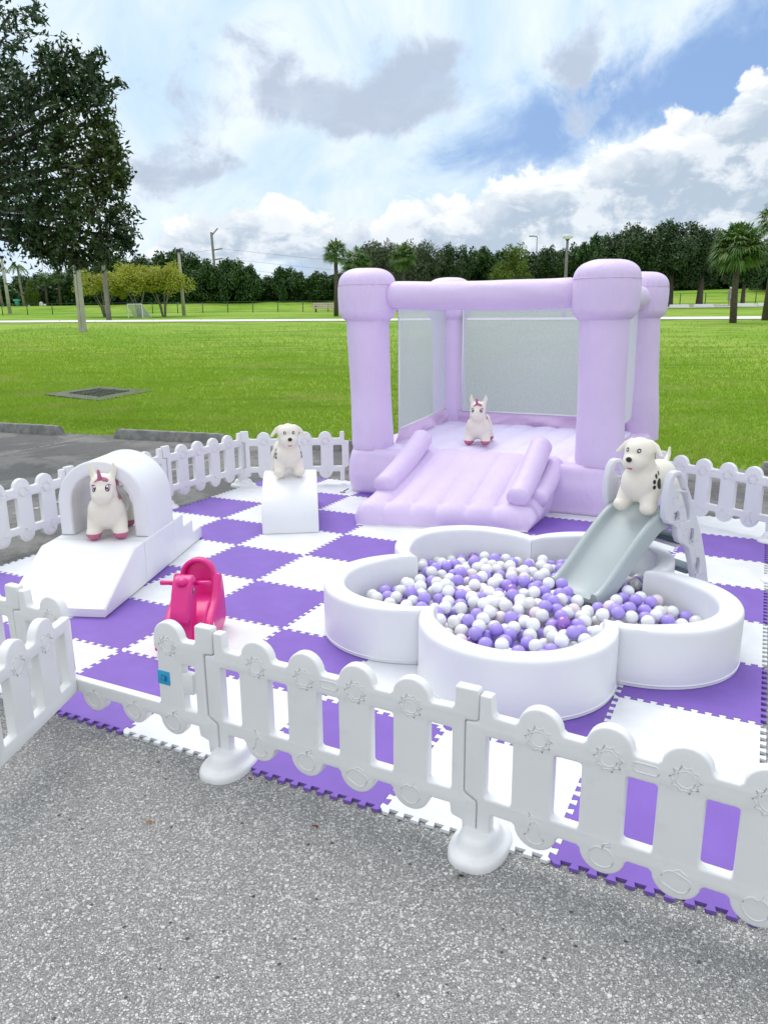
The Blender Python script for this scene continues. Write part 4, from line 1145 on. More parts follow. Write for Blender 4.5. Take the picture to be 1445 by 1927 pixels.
def make_unicorn(label, loc, rz, group, scale=1):
    t = thing('hopper_unicorn', label, 'toy unicorn', loc, rz, group, scale)
    bm = bmesh.new(); ell(bm, (0, .09, .195), (.118, .20, .115)); ell(bm, (0, -.05, .185), (.124, .118, .128)); ell(bm, (0, -.03, .235), (.104, .10, .10)); ell(bm, (0, .20, .195), (.112, .11, .110)); legs(bm, -.095, .235)
    cap(bm, (0, -.05, .24), (0, -.085, .35), .094, .082); ell(bm, (0, -.092, .372), (.084, .080, .080)); ell(bm, (0, -.125, .330), (.076, .078, .066)); ell(bm, (0, -.162, .306), (.066, .054, .050))
    for s in (-1, 1): cap(bm, (s * .055, -.070, .415), (s * .074, -.064, .470), .026, .023, .6); cap(bm, (s * .074, -.064, .470), (s * .072, -.064, .515), .023, .009, .6)
    cap(bm, (0, .27, .26), (0, .33, .18), .035, .028)
    me = remesh(bm, .0065, 14)
    body = obj('body', me, None, t); me.materials.append(M_('rubber_cream')); me.materials.append(M_('paint_pink'))
    # hooves: sharp painted band, cut into the mesh
    b2 = bmesh.new(); b2.from_mesh(me); bmesh.ops.bisect_plane(b2, geom=b2.verts[:] + b2.edges[:] + b2.faces[:], plane_co=(0, 0, .052), plane_no=(0, 0, 1)); 
    for f in b2.faces:
        if f.calc_center_median().z < .052: f.material_index = 1
    b2.to_mesh(me); b2.free()
    hb = bmesh.new()
    cap(hb, (-.004, -.150, .432), (-.006, -.166, .482), .0155, .009, n=7); obj('horn', remesh(hb, .003, 2), 'paint_pink', t)
    obj('forelock', decal(me, (.0, -.17, .425), (0, 1, -.45), (0, 0, 1), [(-.045, -.012), (-.03, .0), (-.02, .012), (0, .018), (.02, .020), (.04, .012), (.048, .0), (.040, -.014), (.034, -.004), (.022, -.012), (.008, -.004), (-.012, -.006), (-.028, -.008), (-.038, -.016)], .0018), 'paint_pink', t)
    for s in (-1, 1):
        mane = [(-.10, .40), (-.085, .35), (-.075, .315), (-.085, .285), (-.070, .262), (-.050, .268), (-.040, .235), (-.018, .205), (-.010, .222), (-.014, .246), (-.018, .28), (-.03, .32), (-.04, .36), (-.055, .40)]
        cxm = sum(p[0] for p in mane) / len(mane); czm = sum(p[1] for p in mane) / len(mane)
        obj('mane', decal(me, (s * .4, cxm, czm), (-s, 0, 0), (0, 0, 1), [((p[0] - cxm) * s, p[1] - czm) for p in mane][::s], .0016, 5), 'paint_pink', t)
        obj('star_mark', decal(me, (s * .4, .20, .235), (-s, 0, 0), (0, 0, 1), [(( .020 if k % 2 == 0 else .009) * math.sin(k * math.pi / 5), (.020 if k % 2 == 0 else .009) * math.cos(k * math.pi / 5)) for k in range(10)], .0014, 2), 'paint_violet', t)
    tb = bmesh.new(); cap(tb, (0, .225, .27), (0, .262, .345), .030, .036); ell(tb, (0, .27, .35), (.04, .03, .035)); cap(tb, (0, .30, .30), (0, .335, .20), .03, .026)
    obj('tail', remesh(tb, .006, 4), 'paint_pink', t)
    eye_set(me, t, .044, .366, (.0150, .0205), 'uni')
    nb = [decal(me, (s * .022, -.5, .300), (0, 1, 0), (0, 0, 1), oval(0, 0, .004, .003, 8), .0015, 1) for s in (-1, 1)]
    return t
u1p = (G(185, 1016, .304) + G(232, 1016, .304)) / 2
make_unicorn('cream hopper unicorn with pink hooves standing in the white foam tunnel', (u1p.x - .035, u1p.y + .11, .3045), rad(9), 'inflatable hopper animals', .98)
U = [o for o in COL.objects if o.name == 'hopper_unicorn'][0]
def castle_pt(x, y, z):
    P0 = G(1125, 978); return Vector((P0.x, P0.y, 0)) + Vector((MU.x, MU.y, 0)) * x + Vector((MN.x, MN.y, 0)) * y + Vector((0, 0, z))
c = (G(883, 838, .475) + G(917, 838, .475)) / 2
copy_tree(U, (c.x + .01, c.y + .10, .474), rad(-14), 'cream hopper unicorn with pink hooves at the top of the lavender bounce castle slide', scale=.96)
c = (G(523, 898, .40) + G(562, 897, .40)) / 2
make_dog('cream hopper dog with paw prints standing on the white foam hump', (c.x - .01, c.y + .09, .400), rad(14), 'inflatable hopper animals', .97)
D_ = [o for o in COL.objects if o.name == 'hopper_dog'][0]
sp_ = SLA + SLD * .455 + SLN * .195
copy_tree(D_, (sp_.x + .03, sp_.y + .0, .592), rad(-46), 'cream hopper dog with paw prints at the top of the grey slide', scale=.95)

# ================================================================== pink ride-on rocker
def rocker():
    t = thing('ride_on_rocker', 'bright pink plastic horse-headed ride-on rocker with a tall backrest', 'ride-on toy', (-1.045, 3.84, .013), rad(-2), None, .94)
    yz = lambda p, th, b, x=0: (lambda me: (me.transform(Matrix.Translation((x, 0, 0))), me)[1])(plate([p], th, b, 'YZ', 3))
    bottom = [(-.235, .045), (-.20, .022), (-.10, .005), (.03, .0), (.14, .006), (.22, .022), (.265, .05)]
    side = bottom + [(.262, .16), (.245, .27), (.225, .335), (.195, .345), (.172, .325), (.15, .26), (.09, .215), (.02, .185), (-.06, .14), (-.15, .085), (-.225, .07)]
    ms = [yz(side, .052, .016, s * .116) for s in (-1, 1)]
    seat = [(-.20, .03), (.22, .03), (.24, .10), (.235, .30), (.19, .30), (.175, .225), (.05, .215), (-.03, .165), (-.12, .09), (-.19, .07)]
    ms.append(yz(seat, .20, .014))
    obj('rocker_body', join(ms), 'pink_plastic', t); add_smooth(t.children[0].data if t.children else ms[0], 40)
    bk = [(-.106, .17), (-.104, .36)] + arc(0, .365, .104, 180, 0, 24) + [(.104, .36), (.106, .17)]
    inn = [(-.080, .20), (-.078, .36)] + arc(0, .365, .078, 180, 0, 24) + [(.078, .36), (.080, .20)]
    rim = plate([bk[::-1], inn], .075, .012, 'XZ', 3); rim.transform(Matrix.Translation((0, .205, 0)))
    inner = plate([[(x * .99, z) for x, z in inn][::-1]], .03, .002, 'XZ', 1); inner.transform(Matrix.Translation((0, .222, 0)))
    bo = obj('backrest', join([rim, inner]), 'pink_plastic', t, loc=(0, -.03, -.005), rot=(rad(-8), 0, 0))
    head = [(-.185, .0), (-.115, .005), (-.045, .06), (-.035, .16), (-.01, .24), (.0, .33), (-.012, .395), (-.040, .418), (-.075, .420), (-.105, .405), (-.150, .345), (-.205, .265), (-.222, .235), (-.222, .205), (-.205, .188), (-.165, .195), (-.135, .20), (-.125, .17), (-.135, .11), (-.165, .055), (-.19, .04)]
    hm = plate([[(y, z) for y, z in head]], .106, .017, 'YZ', 3)
    for v in hm.vertices:   # narrow muzzle, wide brow
        k = max(0, min(1, (v.co.z - .18) / .2)) * max(0, min(1, (v.co.y + .25) / .1)); v.co.x *= .90 + .16 * k
    h = obj('head', hm, 'pink_plastic', t)
    nb = bmesh.new(); ell(nb, (0, -.105, .398), (.036, .036, .026)); obj('forehead_knob', bm_mesh('k', nb, True), 'pink_plastic', h)
    for s in (-1, 1):
        bm = bmesh.new(); tube_bm(bm, [(s * .045, -.045, .368), (s * .095, -.045, .372), (s * .138, -.045, .372), (s * .142, -.045, .372)], [.0135, .0125, .0135, .010], 14)
        obj('handlebar', bm_mesh('hb', bm, True), 'pink_plastic', t)
        e = obj('eye', decal(hm, (s * .3, -.085, .340), (-s, 0, 0), (0, 0, 1), oval(0, 0, .014, .023, 16), .0015, 3), 'paint_black', h)
        obj('eye_white', decal(hm, (s * .3, -.085, .340), (-s, 0, 0), (0, 0, 1), oval(0, 0, .010, .018, 16), .0025, 3), 'paint_white', e)
        obj('pupil', decal(hm, (s * .3, -.086, .336), (-s, 0, 0), (0, 0, 1), oval(0, 0, .006, .010, 16), .0035, 3), 'paint_black', e)
        mk = mesh('m', [(s * (.1435), y, z) for y, z in ((-.05, .095), (-.035, .10), (-.03, .125), (-.04, .14), (-.052, .12))], [(0, 1, 2, 3, 4)])
        obj('side_sticker', mk, 'paint_white', t)
    fb = plate([rrect(-.05, .0, .05, .045, .012)], .05, .010, 'XZ'); fb.transform(Matrix.Translation((0, -.20, .002))); obj('foot_peg', fb, 'pink_plastic', t)
rocker()

# ================================================================== toddler slide
def slide():
    t = thing('toddler_slide', 'grey plastic toddler slide leading into the ball pit', 'slide', (SLA.x, SLA.y, 0), math.atan2(SLD.y, SLD.x))
    # local x = along, y = across (0 near rail .. .41 far rail)
    W = .385; path = [(-.02, .165), (.03, .185), (.12, .265), (.24, .392), (.34, .490), (.42, .552), (.50, .578), (.66, .582)]
    cs = [(0, -.052), (0, .030), (.004, .040), (.014, .045), (.030, .045), (.040, .040), (.047, .028), (.056, .004), (.072, -.006), (W / 2, -.010), (W - .072, -.006), (W - .056, .004), (W - .047, .028), (W - .040, .040), (W - .030, .045), (W - .014, .045), (W - .004, .040), (W, .030), (W, -.052), (W - .02, -.052), (W - .03, -.03), (W / 2, -.03), (.03, -.03), (.02, -.052)]
    P = []
    for i in range(len(path) - 1):
        for k in range(6): 
            f = k / 6; p0, p1, p2, p3 = path[max(0, i - 1)], path[i], path[i + 1], path[min(len(path) - 1, i + 2)]
            P.append(tuple(.5 * (2 * p1[j] + (p2[j] - p0[j]) * f + (2 * p0[j] - 5 * p1[j] + 4 * p2[j] - p3[j]) * f * f + (3 * p1[j] - p0[j] - 3 * p2[j] + p3[j]) * f ** 3) for j in (0, 1)))
    P.append(path[-1]); V = []; Fc = []; m = len(cs)
    for i, (x, z) in enumerate(P):
        a, b = P[max(0, i - 1)], P[min(len(P) - 1, i + 1)]; d = Vector((b[0] - a[0], b[1] - a[1])).normalized(); n_ = Vector((-d.y, d.x))
        for (y, h) in cs: V.append((x + n_.x * h, y, z + n_.y * h))
    for i in range(len(P) - 1):
        for k in range(m): Fc.append((i * m + k, (i + 1) * m + k, (i + 1) * m + (k + 1) % m, i * m + (k + 1) % m))
    Fc.append(tuple(range(m))[::-1]); Fc.append(tuple((len(P) - 1) * m + k for k in range(m)))
    bm = bmesh.new(); bm.from_mesh(mesh('c', V, Fc)); bmesh.ops.recalc_face_normals(bm, faces=bm.faces)
    obj('chute', add_smooth(bm_mesh('chute', bm), 50), 'chute_grey', t)
    out = [(.412, .60), (.404, .66), (.405, .75), (.418, .822), (.442, .858), (.475, .868), (.51, .862), (.545, .825), (.585, .755), (.625, .68), (.69, .55), (.735, .46), (.80, .28), (.875, .02), (.875, .0), (.765, .0), (.755, .03), (.715, .17), (.67, .30), (.635, .385), (.595, .415), (.545, .44), (.525, .475), (.515, .53), (.48, .556), (.44, .565)]
    h1 = [(.465, .835), (.50, .838), (.54, .79), (.565, .745), (.53, .752), (.49, .762), (.468, .775), (.455, .80)]
    h2 = [(.500, .735), (.535, .742), (.575, .715), (.605, .66), (.618, .60), (.612, .565), (.598, .562), (.588, .60), (.572, .65), (.545, .685), (.515, .70), (.492, .712)]
    h3 = oval(.497, .605, .020, .028, 16); h4 = oval(.640, .470, .017, .042, 16); h5 = oval(.715, .275, .018, .046, 16)
    pm = plate([out[::-1], h1[::-1], h2[::-1], h3, h4, h5], .048, .011, 'XZ', 3)
    for y in (-.030, W + .030):
        s_ = obj('side_panel', pm if y < 0 else pm.copy(), 'plastic_grey', t, (0, y, 0))
        bm = bmesh.new()
        for hh, k in ((h3, 1.22), (h4, 1.2), (h5, 1.2)):
            cx_, cz_ = sum(p[0] for p in hh) / len(hh), sum(p[1] for p in hh) / len(hh)
            q = [(cx_ + (a - cx_) * k, -.025, cz_ + (b - cz_) * k) for a, b in hh]; tube_bm(bm, q + q[:2], .0035, 6, False)
        for (a, b, r) in ((.475, .70, .022), (.535, .64, .022), (.585, .50, .020), (.68, .42, .018), (.70, .36, .020), (.76, .20, .018), (.775, .12, .022), (.545, .555, .02)):
            q = [(a + r * math.cos(rad(k)), -.0245, b + r * 1.15 * math.sin(rad(k))) for k in range(20, 320, 20)]; tube_bm(bm, q, .0022, 5, False)
        obj('swirl_relief', bm_mesh('sw', bm, True), 'plastic_grey', s_)
        for (cx_, cz_) in ((.497, .602), (.642, .462), (.715, .270)):
            kb = bmesh.new(); ell(kb, (cx_, .002, cz_), (.014, .020, .019)); obj('screw_cap', bm_mesh('kn', kb, True), 'knob_grey', s_)
    for (x, z) in ((.655, .425), (.745, .225)):
        st_ = plate([rrect(-.055, -.018, .055, .018, .008)], W + .012, .006, 'YZ'); R_ = Matrix.Rotation(rad(90), 4, 'Z')
        st_.transform(R_); st_.transform(Matrix.Identity(4))
        obj('step', box((x, W / 2, z), (.115, W + .010, .035), .008), 'step_dark', t)
    obj('step', box((.60, W / 2, .562), (.16, W - .02, .02), .006), 'step_dark', t)
    obj('cross_bar', box((.60, W / 2, .40), (.035, W + .02, .022), .006), 'plastic_grey', t)
slide()
# small dead leaves and specks lying on the asphalt
def leaf(px, py, L, W, rz, mat, label, tilt=.12):
    p = G(px, py, .0); pts = [(-.5, 0), (-.3, .32), (0, .5), (.25, .35), (.5, 0), (.25, -.3), (0, -.5), (-.3, -.28)]
    V = [(0, 0, .006)] + [(x * L, y * W, .004 + .010 * abs(y) + .006 * noise.noise((x * 5, y * 5, px))) for x, y in pts]
    Fc = [(0, i + 1, (i + 1) % 8 + 1) for i in range(8)]
    bm = bmesh.new(); bm.from_mesh(mesh('l', V, Fc)); tube_bm(bm, [(.5 * L, 0, .005), (.8 * L, .1 * W, .006)], .0008, 4)
    o = obj('dead_leaf', bm_mesh('l', bm), mat, loc=p, rot=(0, tilt, rz)); tag(o, label, 'dead leaf', 'dead leaves on the asphalt')
leaf(281, 1549, .026, .012, .2, 'leaf_orange', 'orange-brown dead leaf lying on the asphalt at the lower left')
leaf(593, 1558, .030, .011, .15, 'leaf_red', 'dark red dead leaf lying on the asphalt in front of the fence', .3)
leaf(471, 1467, .020, .016, 1.2, 'leaf_red', 'small dark red leaf beside the fence foot at the gate', .3)
leaf(866, 1652, .034, .012, .3, 'tar', 'black speck of debris on the asphalt below the middle fence foot')

# ================================================================== poles and distant furniture
def pole(label, px, pyb, Y, top, w, mat, square=True, head=None, lean=0):
    b = GT(px, pyb) if Y is None else far(px, Y)
    h = zpix(px, top, b.y) - b.z
    t = thing('light_pole', label, 'light pole', b, 0, 'tall poles standing in the park')
    n = 4 if square else 10; bm = bmesh.new(); tube_bm(bm, [(0, 0, -.2), (-lean * .5, 0, h * .5), (-lean, 0, h)], [w * .5 * 1.2, w * .5, w * .5 * .75], n)
    bmesh.ops.rotate(bm, verts=bm.verts, matrix=Matrix.Rotation(rad(20), 3, 'Z')) if square else None
    s = obj('shaft', bm_mesh('s', bm, not square), mat, t)
    if square and w > .3:
        g = bmesh.new(); box_bm(g, (.03, -w * .42, h * .4), (w * .22, w * .10, h * .8)); obj('cable_groove', bm_mesh('g', g), 'pole_wood', s)
    if head == 'lamp': obj('lamp_head', box((-lean, 0, h + .12), (.45, .35, .28), .04), 'metal_dark', t)
    if head == 'globe':
        obj('globe_base', lathe([(.07, h - .05), (.12, h), (.16, h + .08)], 12), 'metal_dark', t)
        obj('globe', lathe([(.16, h + .06), (.36, h + .16), (.40, h + .28), (.34, h + .34), (.0, h + .38)], 20), 'globe', t)
    if head == 'arm':
        a = bmesh.new(); tube_bm(a, [(0, 0, h), (-.1, 0, h + .15), (-.7, 0, h + .2)], .06, 6); box_bm(a, (-.8, 0, h + .18), (.6, .25, .12)); obj('lamp_arm', bm_mesh('a', a), 'metal_dark', t)
    return t
pole('pale square concrete pole in the lawn below the big leafy tree', 157, 625, None, 300, .36, 'pole_concrete', True, None)
pole('thin grey wooden pole beside the path, behind the concrete pole', 206, 603, None, 330, .34, 'pole_wood', False, None, .08)
pole('thin grey lamp pole right of the yellow-green trees', 347, 594, None, 474, .30, 'pole_concrete', False, 'lamp', .1)
pole('thin grey lamp pole at the far left edge in front of the tall palms', 20, 590, None, 486, .34, 'pole_concrete', False, 'lamp', .2)
pole('round globe lamp on a grey pole rising behind the bounce castle', 1060, 598, None, 452, .22, 'pole_wood', False, 'globe')
pole('small lamp with a side arm above the distant trees', 1004, 590, 112, 447, .2, 'pole_concrete', False, 'arm')

def pylon():
    b = far(409, 260); h = zpix(409, 437, 260) - b.z
    t = thing('power_pole', 'distant tall power line pole with three short arms above the trees', 'power pole', b)
    obj('shaft', tube([(.6, 0, 0), (-.25, 0, h)], .42), 'pole_wood', t)
    for k, z in enumerate((h - 5.5, h - 8.5, h - 11.3)):
        obj('cross_arm', tube([(-.3, 0, z), (2.9, 0, z + .5)], .22, 6), 'pole_wood', t)
    obj('cross_arm', tube([(-.2, 0, h - 1.0), (1.9, 0, h + 1.2)], .2, 6), 'pole_wood', t)
    bm = bmesh.new()
    for z in (h - 5.0, h - 8, h - 10.8):
        for (x2, y2) in ((-170, -10), (230, 60)):
            pts = [(2.6 + (x2 - 2.6) * f, y2 * f, z - 5 * math.sin(math.pi * f) * 1.4) for f in [i / 16 for i in range(17)]]
            tube_bm(bm, pts, .035, 4, False)
    obj('power_lines', bm_mesh('w', bm), 'pole_wood', t)
pylon()

def chain_fence():
    t = thing('park_fence', 'low dark green chain-link fence along the far edge of the playing field', 'fence', (0, 85, 2.2))
    xsf = [far(px, 85).x for px in range(-40, 1520, 47)]
    bm = bmesh.new(); last = None
    for x in xsf:
        z = tz(x, 85) - 2.2; b2 = bmesh.new(); tube_bm(b2, [(x, 0, z - .1), (x, 0, z + 1.15)], .045, 6); obj('post', bm_mesh('post', b2, True), 'fence_green', t)
        if last: tube_bm(bm, [last, (x, 0, z + 1.13)], .022, 5); tube_bm(bm, [(last[0], 0, last[2] - 1.05), (x, 0, z + .08)], .012, 4)
        last = (x, 0, z + 1.13)
    obj('rail', bm_mesh('rail', bm), 'fence_green', t)
chain_fence()

def goal():
    b = GT(256, 598); t = thing('soccer_goal', 'small white soccer goal beside the yellow-green trees', 'soccer goal', b, 0)
    w, h, dp = 1.25, 1.15, .8
    s = [((-w / 2, 0, 0), (-w / 2, 0, h)), ((w / 2, -.0, 0), (w / 2, 0, h)), ((-w / 2, 0, h), (w / 2, 0, h))]
    bm = bmesh.new(); [tube_bm(bm, [a, c], .05, 6) for a, c in s]; obj('goal_frame', bm_mesh('f', bm), 'goal_white', t)
    bm = bmesh.new(); [tube_bm(bm, [a, c], .035, 6) for a, c in (((-w / 2, 0, h), (-w / 2 + .3, dp, 0)), ((w / 2, 0, h), (w / 2 + .55, dp, 0)), ((-w / 2 + .3, dp, 0), (w / 2 + .55, dp, 0)), ((w / 2, 0, 0), (w / 2 + .55, dp, 0)))]; obj('rear_brace', bm_mesh('b', bm), 'goal_white', t)
    m = mesh('n', [(-w / 2, 0, h), (w / 2, 0, h), (w / 2 + .55, dp, 0), (-w / 2 + .3, dp, 0)], [(0, 1, 2, 3)]); obj('goal_net', m, 'net', t)
goal()
def bleacher():
    b = far(630, 83); t = thing('bleachers', 'low pale pink bench stand behind the cabbage palm', 'bleachers', b)
    for k in range(3): obj('plank', box((.3, k * .5, .42 + k * .22), (5.2, .3, .13), .01), 'bench_pink', t)
    for x in (-2, 0, 2.4): obj('leg', box((x, .5, .3), (.08, 1.2, .6), 0), 'metal_dark', t)
bleacher()
def far_things():
    b = far(37, 98.5); t = thing('bin', 'small teal bin on the far grassy rise at the left', 'bin', b); obj('bin_body', lathe([(.22, 0), (.28, .55), (.28, .6)], 14), 'teal', t); obj('lid', box((0, 0, .72), (.75, .6, .2), .03), 'teal', t)
    for px, r, lb in ((82, .26, 'white upright marker block on the far grassy rise'), (88, .16, 'white round boulder on the far grassy rise'), (58, .1, 'tiny white stone on the far grassy rise')):
        b = far(px, 98.5); bm = bmesh.new(); bmesh.ops.create_icosphere(bm, subdivisions=3, radius=r)
        for v in bm.verts: v.co *= 1 + .25 * noise.noise(v.co * 3 + Vector((px, 0, 0))); v.co.z *= 1.3 if px == 82 else .9
        tag(obj('boulder', bm_mesh('b', bm, True), 'stone_white', loc=(b.x, b.y, b.z + r * .6)), lb, 'boulder')
    ws_ = wheel_stop(); ws_.materials.append(M_('path_concrete'))
    for i, px in enumerate((1275, 1320, 1395, 1440)):
        b = far(px, 74.5); o = bpy.data.objects.new('wheel_stop', ws_); COL.objects.link(o); o.location = b + Vector((0, 0, .04)); o.scale = (1, 2, 2)
        tag(o, '%s pale wheel stop of the far parking lot' % ('leftmost', 'second', 'third', 'rightmost')[i], 'wheel stop', 'pale wheel stops in the far parking lot')
far_things()

def person(name, label, x, y, rz, shirt, short, hat, pose):
    b = Vector((x, y, tz(x, y) + .04)); t = thing('person', label, 'person', b, rz)
    J = [((0, 0, .93), .12), ((0, 0, 1.12), .105), ((0, 0, 1.33), .13), ((0, 0, 1.47), .055), ((0, -.01, 1.56), .085), ((0, -.01, 1.66), .088)]
    E_ = [(i, i + 1) for i in range(5)]
    for s in (-1, 1):
        k = len(J); J += [((s * .10, 0, .88), .085), ((s * .11, -.02 * s * pose, .48), .058), ((s * .12, .03 * s, .08), .04), ((s * .13, -.12, .035), .035)]; E_ += [(0, k), (k, k + 1), (k + 1, k + 2), (k + 2, k + 3)]
        k = len(J); J += [((s * .19, 0, 1.38), .055), ((s * .25, -.03, 1.12), .042), ((s * (.22 if pose > 0 else .1), -.18, .98 if pose > 0 else 1.2), .033), ((s * (.2 if pose > 0 else .06), -.24, .95 if pose > 0 else 1.25), .035)]; E_ += [(2, k), (k, k + 1), (k + 1, k + 2), (k + 2, k + 3)]
    me = bpy.data.meshes.new('p'); me.from_pydata([j[0] for j in J], E_, []); o = bpy.data.objects.new('tmp', me); COL.objects.link(o)
    sk = o.modifiers.new('s', 'SKIN'); 
    for i, (c_, r) in enumerate(J): me.skin_vertices[0].data[i].radius = (r, r)
    me.skin_vertices[0].data[0].use_root = True
    o.modifiers.new('u', 'SUBSURF').levels = 1
    body = evalmesh(o, 'body'); body.materials.clear(); body.polygons.foreach_set('use_smooth', [True] * len(body.polygons)); obj('body', body, 'skin', t)
    obj('shirt', lathe([(.15, .92), (.165, 1.0), (.15, 1.12), (.18, 1.3), (.17, 1.4), (.07, 1.49)], 16), shirt, t)
    obj('shorts', lathe([(.20, .58), (.205, .62), (.19, .8), (.17, .95)], 16), short, t)
    bm = bmesh.new(); ell(bm, (0, .015, 1.67), (.105, .115, .10)); obj('hat' if hat == 'cloth_white' else 'hair', bm_mesh('h', bm, True), hat, t)
pq = GT(1372, 580); py = min(pq.y, 80)
person('person', 'person in a white hat, grey top and dark shorts standing in the far parking lot', far(1368.5, 76).x, 76, .3, 'cloth_grey', 'cloth_grey', 'cloth_white', -1)
person('person', 'person with dark hair and dark clothes standing beside the person in the white hat', far(1374, 76.3).x, 76.3, -.5, 'cloth_dark', 'cloth_dark', 'metal_dark', 1)

# ================================================================== trees
def crown_mesh(name, n, rx, ry, rz_, leaf, clumps=34, seed=1, lo=-.75, inner=.25, flat=1.0):
    g = np.random.default_rng(seed); C_ = []
    while len(C_) < clumps:
        v = g.normal(size=3); v /= np.linalg.norm(v)
        if v[2] < lo: continue
        r = g.uniform(.45, .92); C_.append((v * r * np.array([rx, ry, rz_]), g.uniform(.26, .46) * (rx + rz_) / 2 * (1.1 - .3 * r)))
    ns = g.multinomial(n, np.array([c[1] ** 2 for c in C_]) / sum(c[1] ** 2 for c in C_))
    P = []; D = []
    for (c, r), m in zip(C_, ns):
        v = unit(g.normal(size=(m, 3))); q = g.uniform(inner, 1, m) ** .5
        wob = 1 + .22 * np.sin(v[:, 0] * 5 + c[0] * 3) * np.cos(v[:, 2] * 6 + c[1])
        P.append(c + v * (r * q * wob)[:, None] * np.array([1, 1, flat])); D.append(v)
    P = np.concatenate(P); V0 = np.concatenate(D); m = len(P)
    D = unit(V0 * .5 + g.normal(size=(m, 3)) * .6 + np.array([0, 0, -.15])); N = unit(np.cross(D, unit(V0 + g.normal(size=(m, 3)) * .7)))
    return cards(name, P, D, N, g.uniform(.7, 1.3, m) * leaf, g.uniform(.45, .8, m) * leaf)
def trunk_mesh(h, r, limbs=5, seed=1, spread=1.2, top=None, multi=False):
    g = random.Random(seed); bm = bmesh.new()
    if not multi:
        pts = [(0, 0, -.3), (.04, 0, h * .3), (-.03, .03, h * .65), (.02, 0, h)]; tube_bm(bm, pts, [r * 1.35, r, r * .85, r * .7], 9)
        for k in range(limbs):
            a = 2 * math.pi * (k + g.random() * .6) / limbs; e = spread * g.uniform(.7, 1.1); up = g.uniform(.5, 1.0) * (top or h)
            tube_bm(bm, [(0, 0, h * .85), (math.cos(a) * e * .45, math.sin(a) * e * .45, h + up * .35), (math.cos(a) * e, math.sin(a) * e, h + up)], [r * .6, r * .38, r * .12], 6)
    else:
        for k in range(limbs):
            a = 2 * math.pi * (k + g.random() * .5) / limbs; e = spread * g.uniform(.6, 1.1)
            tube_bm(bm, [(math.cos(a) * r * .8, math.sin(a) * r * .8, -.2), (math.cos(a) * e * .25, math.sin(a) * e * .25, h * .5), (math.cos(a) * e * .6, math.sin(a) * e * .6, h), (math.cos(a) * e, math.sin(a) * e, h * 1.6)], [r * .5, r * .4, r * .28, r * .1], 6)
    return bm_mesh('trunk', bm, True)
PROTO = {}
def proto_tree(kind):
    if kind in PROTO: return PROTO[kind]
    K = {'dark': ('leaf_dark', 14000, 3.6, 3.2, 3.0, .36, 46), 'dark2': ('leaf_dark', 14000, 4.2, 3.4, 2.5, .36, 42), 'oak': ('leaf_oak', 18000, 5.2, 4.2, 3.6, .36, 52), 'olive': ('leaf_olive', 9500, 3.6, 3.0, 3.0, .24, 40), 'lime': ('leaf_lime', 9500, 3.0, 2.6, 2.8, .24, 34), 'yellow': ('leaf_yellow', 8500, 2.5, 2.2, 1.75, .17, 40)}[kind]
    me = crown_mesh('crown', K[1], K[2], K[3], K[4], K[5], K[6], seed=len(PROTO) + 3, lo=-.9 if kind != 'yellow' else -.45); me.materials.append(M_(K[0]))
    tr = trunk_mesh(K[4] * .75 if kind != 'yellow' else 1.5, {'oak': .3, 'yellow': .13}.get(kind, .2), 5 if kind != 'yellow' else 7, len(PROTO), K[2] * .5, K[4] * .8, kind == 'yellow'); tr.materials.append(M_('bark' if kind != 'yellow' else 'bark_pale'))
    PROTO[kind] = (me, tr, K); return PROTO[kind]
def tree(kind, px, Y, topy, wid, label, cz=None, name='tree', ground=None):
    me, tr, K = proto_tree(kind); b = far(px, Y); H = zpix(px, topy, Y) - b.z
    t = thing(name, label, 'tree', b, R.uniform(0, 6.28), 'trees around the far edge of the playing field')
    rz_ = K[4]; ch = H * (cz or .92); sx = wid / 1435 * Y / 2 / K[2]; sz = ch / 2 / rz_
    c = bpy.data.objects.new('crown', me); COL.objects.link(c); c.parent = t; c.location = (0, 0, H - ch / 2); c.scale = (sx, sx, sz * .98)
    c.rotation_euler = (0, 0, R.uniform(0, 6.28))
    u = bpy.data.objects.new('trunk', tr); COL.objects.link(u); u.parent = t
    hh = 1.0 if kind != 'yellow' else 1.0
    u.scale = (1, 1, max(.5, (H - ch * .65) / (rz_ * .75)) if kind != 'yellow' else (H - ch * .5) / 2.4)
    return t
